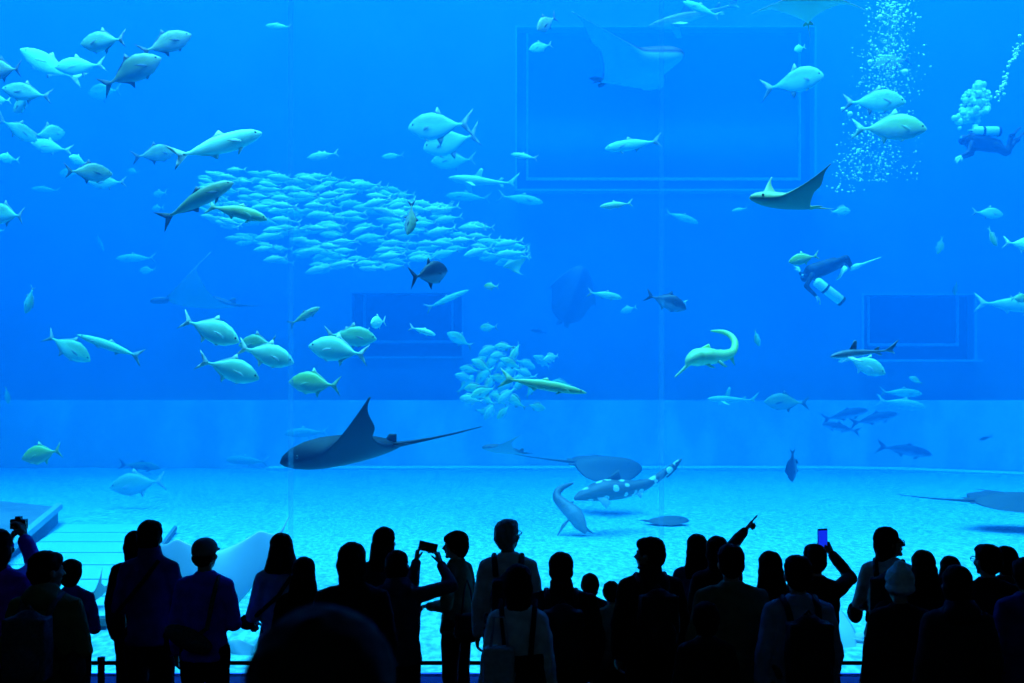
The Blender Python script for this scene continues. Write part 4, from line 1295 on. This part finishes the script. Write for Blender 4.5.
    if hat == 'cap':
        h = MB(); he((0, -.015, .055), (.092, .104, .078)); he((0, .09, .03), (.07, .07, .014)); he((0, -.03, .03), (.09, .092, .045))
        leaned(h).fused('cap', CL['grey'], voxel=.010, smooth=2, parent=o)
        h = MB(); he((0, -.05, -.015), (.079, .066, .062)); leaned(h).fused('hair', M_hair, voxel=.010, smooth=1, bump=.01, bscale=.03, parent=o)
    if hat == 'beanie':
        h = MB(); he((0, -.012, .055), (.098, .108, .105)); he((0, -.02, .0), (.1, .108, .055)); he((0, -.015, .1), (.06, .06, .09))
        leaned(h).fused('beanie', CL['beige'], voxel=.010, smooth=2, bump=.01, bscale=.02, parent=o)
    if glasses:
        g = MB()
        for s in (1, -1):
            g.tube([hp(s * .078, -.01, .012), hp(s * .076, .06, .012), hp(s * .064, .1, .01)], .003, 6)
            g.tube([hp(s * (.036 + .024 * math.cos(a)), .1, .004 + .018 * math.sin(a)) for a in [2 * math.pi * i / 10 for i in range(11)]], .003, 6)
        leaned(g).build('glasses', M_phone, o)
    return o, W, leaned, arm

def bag_thing(name, W, parts, label, cat, group=None):
    """parts: first is the bag's own mesh, the others are its children"""
    nm, mb, m_, fz = parts[0]
    o = mb.fused(name, m_, voxel=fz, smooth=3, bump=.01, bscale=.08) if fz else mb.build(name, m_)
    o.matrix_world = W
    for nm, mb, m_, fz in parts[1:]:
        (mb.fused(nm, m_, voxel=fz, smooth=2, parent=o) if fz else mb.build(nm, m_, o))
    return setp(o, label, cat, group)

def backpack(pr, label, m_=None, big=1.0):
    o, W, leaned, arm = pr
    m_ = m_ or M_bag
    b = MB(); b.ell((0, -.235, 1.17), (.155 * big, .095 * big, .23 * big)); b.box((-.13 * big, -.3, 1.17 - .2 * big), (.13 * big, -.17, 1.17 + .18 * big))
    p = MB(); p.ell((0, -.325, 1.09), (.11 * big, .05, .12 * big))
    s1 = []
    for s in (1, -1):
        t = MB(); t.tube([(s * .085, -.16, 1.33), (s * .095, -.1, 1.415), (s * .10, -.01, 1.452), (s * .105, .09, 1.40), (s * .115, .135, 1.25), (s * .15, .09, 1.06), (s * .15, -.13, 1.0)], .021, 8)
        s1.append(('strap', leaned(t), m_, None))
    hnd = MB(); hnd.tube([(-.04, -.22, 1.17 + .2 * big), (0, -.22, 1.17 + .245 * big), (.04, -.22, 1.17 + .2 * big)], .01, 6)
    return bag_thing('backpack', W, [('backpack', leaned(b), m_, .014), ('pocket', leaned(p), m_, .014)] + s1 + [('top_handle', leaned(hnd), m_, None)], label, 'backpack')

def crossbag(pr, label, c, r, strap, m_=None, tilt=0, name='shoulder_bag'):
    o, W, leaned, arm = pr
    m_ = m_ or M_bag
    M = Matrix.Rotation(R(tilt), 3, 'Y')
    b = MB(); b.ell(c, r, M); b.ell((c[0], c[1], c[2] - r[2] * .2), (r[0] * .92, r[1] * .95, r[2] * .9), M)
    f = MB(); f.ell((c[0], c[1] - r[1] * .55, c[2]), (r[0] * .8, r[1] * .6, r[2] * .7), M)
    t = MB(); t.tube(strap, .016, 8)
    return bag_thing(name, W, [(name, leaned(b), m_, .012), ('flap', leaned(f), m_, .012), ('strap', leaned(t), m_, None)], label, 'bag')

def phone(c, right, up, label, lit=True, sz=(.072, .15, .009)):
    r, u = Vector(right).normalized(), Vector(up)
    u = (u - r * u.dot(r)).normalized()
    n = r.cross(u)
    o = empty('phone')
    o.matrix_world = Matrix.Translation(c) @ Matrix((r, u, n)).transposed().to_4x4()
    a, b, t = sz[0] / 2, sz[1] / 2, sz[2] / 2
    m = MB(); m.box((-a, -b, -t), (a, b, t)); m.build('case', M_phone, o, False)
    m = MB(); m.box((-a + .004, -b + .012, t), (a - .004, b - .012, t + .001)); m.build('screen', M_screen if lit else M_phone, o, False)
    m = MB(); m.ell((-a + .016, b - .016, -t - .001), (.008, .008, .003), nu=10, nv=6); m.build('camera_lens', M_phone, o)
    return setp(o, label, 'phone')

GR = None
UP = (0, 0, 1)
# ---- from left to right
p1 = person(-2, 528, 6.7, 'person in a purple padded jacket at the left edge holding up a camera', hair='medium', top='purple', bottom='black', puffy=1.15, fine=.007,
    arms=(dict(elbow=(-22, 585, .25), wrist=(9, 543, .42), d=(.45, .1, 1), n=(1, .2, -.2), t=(.2, -.9, .2), curls=(40, 45, 45, 50)),
          dict(elbow=(36, 566, .25), wrist=(24, 538, .42), d=(-.2, .1, 1), n=(-1, .2, -.2), t=(-.2, -.9, .2), curls=(40, 45, 45, 50))), yaw=-8)
c = empty('camera_compact', P(19, 524, 7.17))
for nm, mk in (('camera_body', lambda m: m.box((-.055, -.02, -.035), (.055, .02, .035))), ('lens', lambda m: m.tube([(0, .02, 0), (0, .07, 0)], .028, 16)), ('viewfinder', lambda m: m.box((-.02, -.02, .035), (.02, .015, .055)))):
    m_ = MB(); mk(m_); m_.build(nm, M_phone, c, False)
setp(c, 'small dark camera raised by the person in a purple jacket at the left edge', 'camera')
c.name = 'compact_camera'
p2 = person(46, 550, 6.2, 'man in an olive hooded parka at lower left looking right', hair='short', top='olive', hood=True, head=(-38, -4), w=1.05, arms=('down', 'front'), hem=.72)
backpack(p2, 'grey backpack on the man in the olive parka', M_greybag)
crossbag(p2, 'bulky dark bag at the right hip of the man in the olive parka', (.2, -.07, 1.0), (.075, .10, .10), [(-.1, -.08, 1.43), (.0, -.15, 1.3), (.15, -.15, 1.1), (.2, -.1, 1.05)])
p3 = person(71, 559, 7.5, 'child in a dark blue top standing right of the man in the olive parka', hair='child', top='navy', headk=1.05, w=.95, arms=('front', 'front'))
p4 = person(150, 519, 7.25, 'tall person in a navy jacket with a fuzzy haircut, a bag at the left hip', hair='short', top='navy', collar=True, w=.92, arms=('front', 'front'))
crossbag(p4, 'small round dark bag at the left hip of the tall person in navy', (-.235, .0, .98), (.065, .085, .11), [(.09, -.08, 1.44), (0, -.14, 1.3), (-.17, -.13, 1.1), (-.23, -.02, 1.04)])
p4b = person(135, 530, 7.95, 'person half hidden in front of the tall person in navy, only a dark head showing', hair='medium', top='black', female=True)
p5 = person(205, 537, 7.0, 'man in a grey flat cap and a bright blue jacket near the spotted ray', hair='short', hat='cap', top='blue', bottom='black', w=.93, arms=('down', 'front'), head=(-10, 0))
crossbag(p5, 'olive-grey sling bag slanting across the back of the man in the cap', (-.06, -.19, 1.03), (.19, .05, .075), [(.10, .05, 1.41), (.105, -.02, 1.435), (.105, -.1, 1.37), (.09, -.15, 1.25), (.07, -.185, 1.1), (.0, -.2, 1.05)], m_=M_greybag, tilt=24, name='sling_bag')
p6 = person(281, 532, 7.4, 'woman with a bell-shaped bob and a pale top beside the spotted ray', hair='bob', top='lightblue', bottom='black', legs='skirt', female=True, yaw=25, arms=('rail', 'front'))
crossbag(p6, 'dark clutch held at the elbow of the woman with the bell-shaped bob', (-.24, .08, 1.03), (.07, .05, .06), [(.1, -.1, 1.45), (-.05, -.13, 1.25), (-.2, -.05, 1.1), (-.23, .05, 1.06)])
p7 = person(304, 556, 6.9, 'woman with straight black hair in a black jacket right of the bell-shaped bob', hair='long', top='black', female=True, w=1.05)
p8 = person(352, 541, 6.25, 'person with collar-length hair in a black sweater above the foreground head', hair='medium', top='black', w=1.05)
p9 = person(385, 526, 7.7, 'woman with very long black hair behind the person raising a phone', hair='long', top='charcoal', female=True, head=(-20, 0))
p10 = person(398, 549, 7.05, 'person in a dark slate jacket holding a phone up with both hands', hair='medium', top='slate', hood=True, fine=.007, topname='hoodie',
    arms=(dict(elbow=(412, 585, .20), wrist=(416, 562, .34), d=(.12, .1, 1), n=(1, .3, 0), t=(.25, -.9, .3), curls=(38, 42, 45, 48)),
          dict(elbow=(452, 586, .16), wrist=(441, 564, .34), d=(-.35, .1, 1), n=(-1, .3, 0), t=(-.25, -.9, .3), curls=(38, 42, 45, 48))), head=(-20, 6))
phone(P(428, 547, 7.4), (.96, 0, -.22), (.2, -.1, 1), 'phone held sideways in both hands over the crowd', sz=(.14, .072, .009), lit=False)
p11 = person(457, 530, 7.95, 'woman in profile facing left with short hair and an olive top', hair='child', top='khaki', yaw=62, female=True, head=(20, -4), arms=('front', 'front'), w=1.02)
_b = MB(); _b.box((-.10, -.05, .0), (.10, .05, .2)); _b.ell((0, 0, .06), (.12, .07, .085))
_f = MB(); _f.box((-.09, -.066, .1), (.09, -.05, .2))
_t = MB(); _t.tube([(-.05, 0, .18), (-.03, .02, .38), (-.01, .04, .46), (.02, .02, .38), (.05, 0, .18)], .008, 8)
hb = bag_thing('handbag', Matrix.Translation(P(468, 640, 7.7)), [('handbag', _b, M_bag, .012), ('flap', _f, M_bag, .010), ('strap', _t, M_bag, None)], 'black handbag hanging from the arm of the woman in profile', 'bag')
p12 = person(508, 518, 7.35, 'grey-haired man in glasses with a white shirt, tallest in the middle', hair='short', hairmat=M_greyhair, top='white', glasses=True, head=(-28, 6), w=.95, topname='shirt', arms=('down', 'down'))
backpack(p12, 'dark backpack on the grey-haired man in the white shirt', big=.85)
p13 = person(518, 563, 5.95, 'woman in a white shirt under dark braces in front of the grey-haired man', hair='medium', top='white', bottom='black', legs='skirt', female=True, topname='shirt', w=.9)
b = MB()
_s = []
for s in (1, -1):
    t = MB(); t.tube([(s * .07, -.135, 1.1), (s * .085, -.135, 1.3), (s * .10, -.085, 1.44), (s * .105, .0, 1.488), (s * .09, .1, 1.42), (s * .08, .13, 1.2)], .016, 8)
    t.build('brace', CL['black'], p13[0])
q_ = MB(); q_.loft([[(rx * math.cos(2 * math.pi * j / 24), ry * math.sin(2 * math.pi * j / 24), z) for j in range(24)] for z, rx, ry in ((.5, .22, .18), (.8, .205, .16), (1.0, .18, .145), (1.16, .185, .145), (1.18, .18, .14))])
q_.build('pinafore', CL['black'], p13[0])
_b = MB(); _b.box((-.09, -.05, .0), (.09, .05, .25)); _b.ell((0, 0, .08), (.10, .06, .1))
_t = MB(); _t.tube([(-.05, 0, .24), (-.03, 0, .42), (.03, 0, .42), (.05, 0, .24)], .008, 8)
bag_thing('tote_bag', Matrix.Translation(P(499, 690, 5.75)), [('tote_bag', _b, M_palebag, .012), ('strap', _t, M_palebag, None)], 'pale tote bag at the left side of the woman with dark braces', 'bag')
p14 = person(561, 551, 6.55, 'round-headed man in a black coat right of the woman with dark braces', hair='short', top='black', collar=True, w=1.12, puffy=1.12)
backpack(p14, 'black backpack on the round-headed man in the black coat', big=1.05)
p15 = person(590, 574, 7.98, 'small child half hidden right of the round-headed man', hair='child', top='charcoal', headk=1.12, w=1.0)
p16 = person(613, 582, 7.5, 'person in a tan shirt bending forward left of the man with the black backpack', hair='child', top='tan', lean=14, arms=('rail', 'rail'), topname='shirt', head=(0, -18))
p17 = person(650, 536, 6.9, 'tall man in a black jacket with his head turned to the left', hair='short', top='black', collar=True, head=(52, -2), w=1.05, puffy=1.06, yaw=6)
backpack(p17, 'black backpack on the tall man with his head turned left', big=1.0)
p18 = person(697, 533, 7.75, 'woman with shoulder-long hair left of the pointing person', hair='long', top='denim', female=True, arms=('down', 'down'))
p19 = person(717, 535, 7.45, 'person pointing at the fish with a raised right arm', hair='medium', top='black', female=True, fine=.006,
    arms=('down', dict(elbow=(731, 547, .22), wrist=(745, 531, .40), d=(.5, .1, .62), n=(-.1, -.3, -1), t=(-.5, 0, .9), curls=(3, 88, 92, 95))))
p20 = person(731, 543, 6.45, 'man in a khaki shirt in front of the pointing person', hair='short', top='khaki', w=1.12, topname='shirt', arms=('down', 'down'))
p20b = person(706, 601, 5.9, 'small child low in front of the man in the khaki shirt', hair='child', top='black', bottom='charcoal', legs='skirt', headk=1.02, w=.9)
p21 = person(770, 550, 6.9, 'woman with long loose black hair right of the man in the khaki shirt', hair='long', top='black', female=True)
p22 = person(798, 554, 6.1, 'person in a blue-grey sweater with backpack straps near the raised phone', hair='short', top='lightblue', w=1.0, topname='sweater', arms=('down', 'down'), hem=.8)
backpack(p22, 'black backpack on the person in the blue-grey sweater', big=1.0)
p23 = person(815, 543, 7.1, 'person in a long black coat raising a phone with a lit blue screen', hair='short', top='black', hem=.5, w=1.06, fine=.007, topname='coat',
    arms=('down', dict(elbow=(850, 578, .15), wrist=(832, 554, .34), d=(-.5, .1, 1), n=(-.6, .6, 0), t=(-.5, -.5, .4), curls=(40, 45, 48, 52))))
phone(P(822.5, 538.5, 7.42), (1, 0, .06), (-.08, -.15, 1), 'phone with a glowing blue screen held high over the crowd')
p24 = person(889, 526, 7.55, 'woman in glasses and a pale jacket looking to the right', hair='medium', top='white', bottom='black', legs='skirt', female=True, head=(-72, 4), glasses=True, yaw=-22, arms=('front', 'chin'), fine=.008, w=1.05)
backpack(p24, 'dark backpack on the woman in the pale jacket', big=1.0)
crossbag(p24, 'small dark bag at the left elbow of the woman in the pale jacket', (-.25, .0, 1.03), (.062, .06, .085), [(.1, -.08, 1.44), (0, -.14, 1.3), (-.18, -.1, 1.11), (-.24, -.02, 1.06)])
p25 = person(900, 569, 6.5, 'child in a knitted beige beanie in front of the woman in the pale jacket', hair='short', hat='beanie', top='black', headk=1.05, puffy=1.1)
p26 = person(923, 549, 7.1, 'woman with long black hair right of the child in the beanie', hair='long', top='black', female=True)
p27 = person(950, 555, 7.65, 'person with round black hair partly behind another head, right of the long-haired woman', hair='bob', top='black', female=True)
p28 = person(957, 564, 5.95, 'person with short dark hair in front of a round-haired head at right', hair='medium', top='charcoal', hood=True)
p29 = person(988, 543, 6.9, 'man in glasses at right, left of two heads side by side', hair='short', top='black', glasses=True, head=(15, 0), w=1.05)
p30 = person(1006, 545, 7.35, 'person right beside the man in glasses at right, head a little farther', hair='child', top='black')
p31 = person(1027, 556, 6.5, 'person cut off by the right edge of the crowd', hair='child', top='navy', w=1.0)
p33 = person(322, 611, 1.2, 'out-of-focus dark head close to the viewer at the bottom', hair='medium', top='black', base=.8, headk=1.08, fine=.012)

# ------------------------------------------------------------ divers
M_suit = noise_mat('black_wetsuit', (0.008, 0.009, 0.012), (0.016, 0.018, 0.024), 8, 0.5, 0.2)
M_tank = mat('pale_metal_cylinder', (0.6, 0.75, 0.5), 0.35, 0.5)
M_pale = mat('pale_rubber', (0.7, 0.9, 0.55), 0.6)
M_dskin = mat('pale_glove', (0.55, 0.65, 0.4), 0.6)

def diver(label, Y, head, neck, hip, legs, arms, tank, k=1.0):
    c0 = P(neck[0], neck[1], Y)
    r = lambda x: x * Y / F * k
    q = lambda p: P(p[0], p[1], Y + (p[2] if len(p) > 2 else 0)) - c0
    b = MB()
    b.ell(q(head), (r(4.6), r(4.6), r(5.2)))
    b.cap(q(head), q(neck), r(3.4), r(3.6))
    b.cap(q(neck), (q(neck) + q(hip)) / 2, r(8.2), r(8.0)); b.cap((q(neck) + q(hip)) / 2, q(hip), r(8.0), r(7.0))
    for h_, kn, an, toe, pale in legs:
        b.cap(q(h_), q(kn), r(4.6), r(3.5)); b.cap(q(kn), q(an), r(3.4), r(2.2))
    for sh, el_, wr in arms:
        b.cap(q(sh), q(el_), r(3.0), r(2.4)); b.cap(q(el_), q(wr), r(2.4), r(1.7))
    o = b.fused('diver', M_suit, voxel=.022, smooth=3)
    o.location = c0
    setp(o, label, 'person')
    for sh, el_, wr in arms:
        g = MB(); d = (q(wr) - q(el_)).normalized()
        hand(g, q(wr), d, (0, .3, -1), (.4, -1, .2), (20, 30, 35, 40), 1.15)
        g.fused('glove', M_dskin, voxel=.010, smooth=1, parent=o)
    for h_, kn, an, toe, pale in legs:
        a, c = q(an), q(toe)
        d = (c - a).normalized(); s_ = Vector((0, 1, 0)); s_ = (s_ - d * s_.dot(d)).normalized(); n_ = d.cross(s_)
        f = MB()
        ln = (c - a).length
        rg = lambda t, w_, h2: [a + d * (ln * t) + s_ * (x * w_) + n_ * (y * h2) for x, y in ((-1, -.5), (-.6, -1), (.6, -1), (1, -.5), (1, .5), (.6, 1), (-.6, 1), (-1, .5))]
        f.loft([rg(-.05, .05, .05), rg(.2, .065, .05), rg(.35, .085, .02), rg(.8, .12, .012), rg(1, .11, .008)])
        f.build('swim_fin', M_pale if pale else M_suit, o)
    a, c = q(tank[0]), q(tank[1])
    d = (c - a).normalized()
    t = MB(); R_ = r(5.0)
    t.tube([a - d * R_ * .5, a - d * R_ * .3, a, c, c + d * R_ * .3, c + d * R_ * .5], [R_ * .3, R_ * .75, R_, R_, R_ * .8, R_ * .4], 16)
    to = t.build('air_cylinder', M_tank, o)
    m = MB(); mid = a + (c - a) * .36; m.tube([mid - d * R_ * .25, mid + d * R_ * .25], R_ * 1.05, 16); m.build('band', M_suit, to)
    m = MB(); m.tube([c + d * R_ * .1, c + d * R_ * .6], R_ * 1.03, 16); m.build('boot', M_suit, to)
    m = MB(); m.tube([a, a - d * R_ * 1.1, (q(head) + a) / 2 + Vector((0, -.12, 0)), q(head) + Vector((-.12, -.1, -.03))], r(.7), 8); m.build('hose', M_suit, o)
    m = MB(); m.ell(q(head) + Vector((-r(3.6), -.05, r(.8))), (r(1.6), r(3.2), r(2.0))); m.build('mask', mat('mask_glass', (0.1, 0.25, 0.3), 0.15, 0.6), o)
    return o

diver('diver in a black wetsuit swimming left with a pale air cylinder near the right edge', 20.5, (963, 140), (972, 141), (996, 146),
    [((996, 146, -.1), (1008, 152, -.15), (1011, 137, -.15), (1020, 127, -.2), False), ((996, 147, .15), (1006, 153, .2), (1016, 141, .25), (1024, 132, .3), False)],
    [((972, 143, -.25), (968, 153, -.35), (961, 156, -.4)), ((974, 144, .2), (972, 154, .1), (962, 158, 0))], ((975, 131.5, -.05), (997, 131.5, -.05)))
diver('diver in a black wetsuit turned head down, with a pale cylinder and long pale fin', 19.5, (805, 277), (812, 272), (834, 264),
    [((834, 264, -.1), (846, 258, -.2), (852, 268, -.2), (879, 258, -.2), True), ((833, 266, .15), (843, 264, .2), (845, 268, .1), (838, 279, .05), True)],
    [((812, 275, -.25), (806, 286, -.3), (816, 296, -.35)), ((813, 273, .25), (804, 280, .35), (800, 272, .4))], ((817, 282, -.45), (840, 300, -.4)))
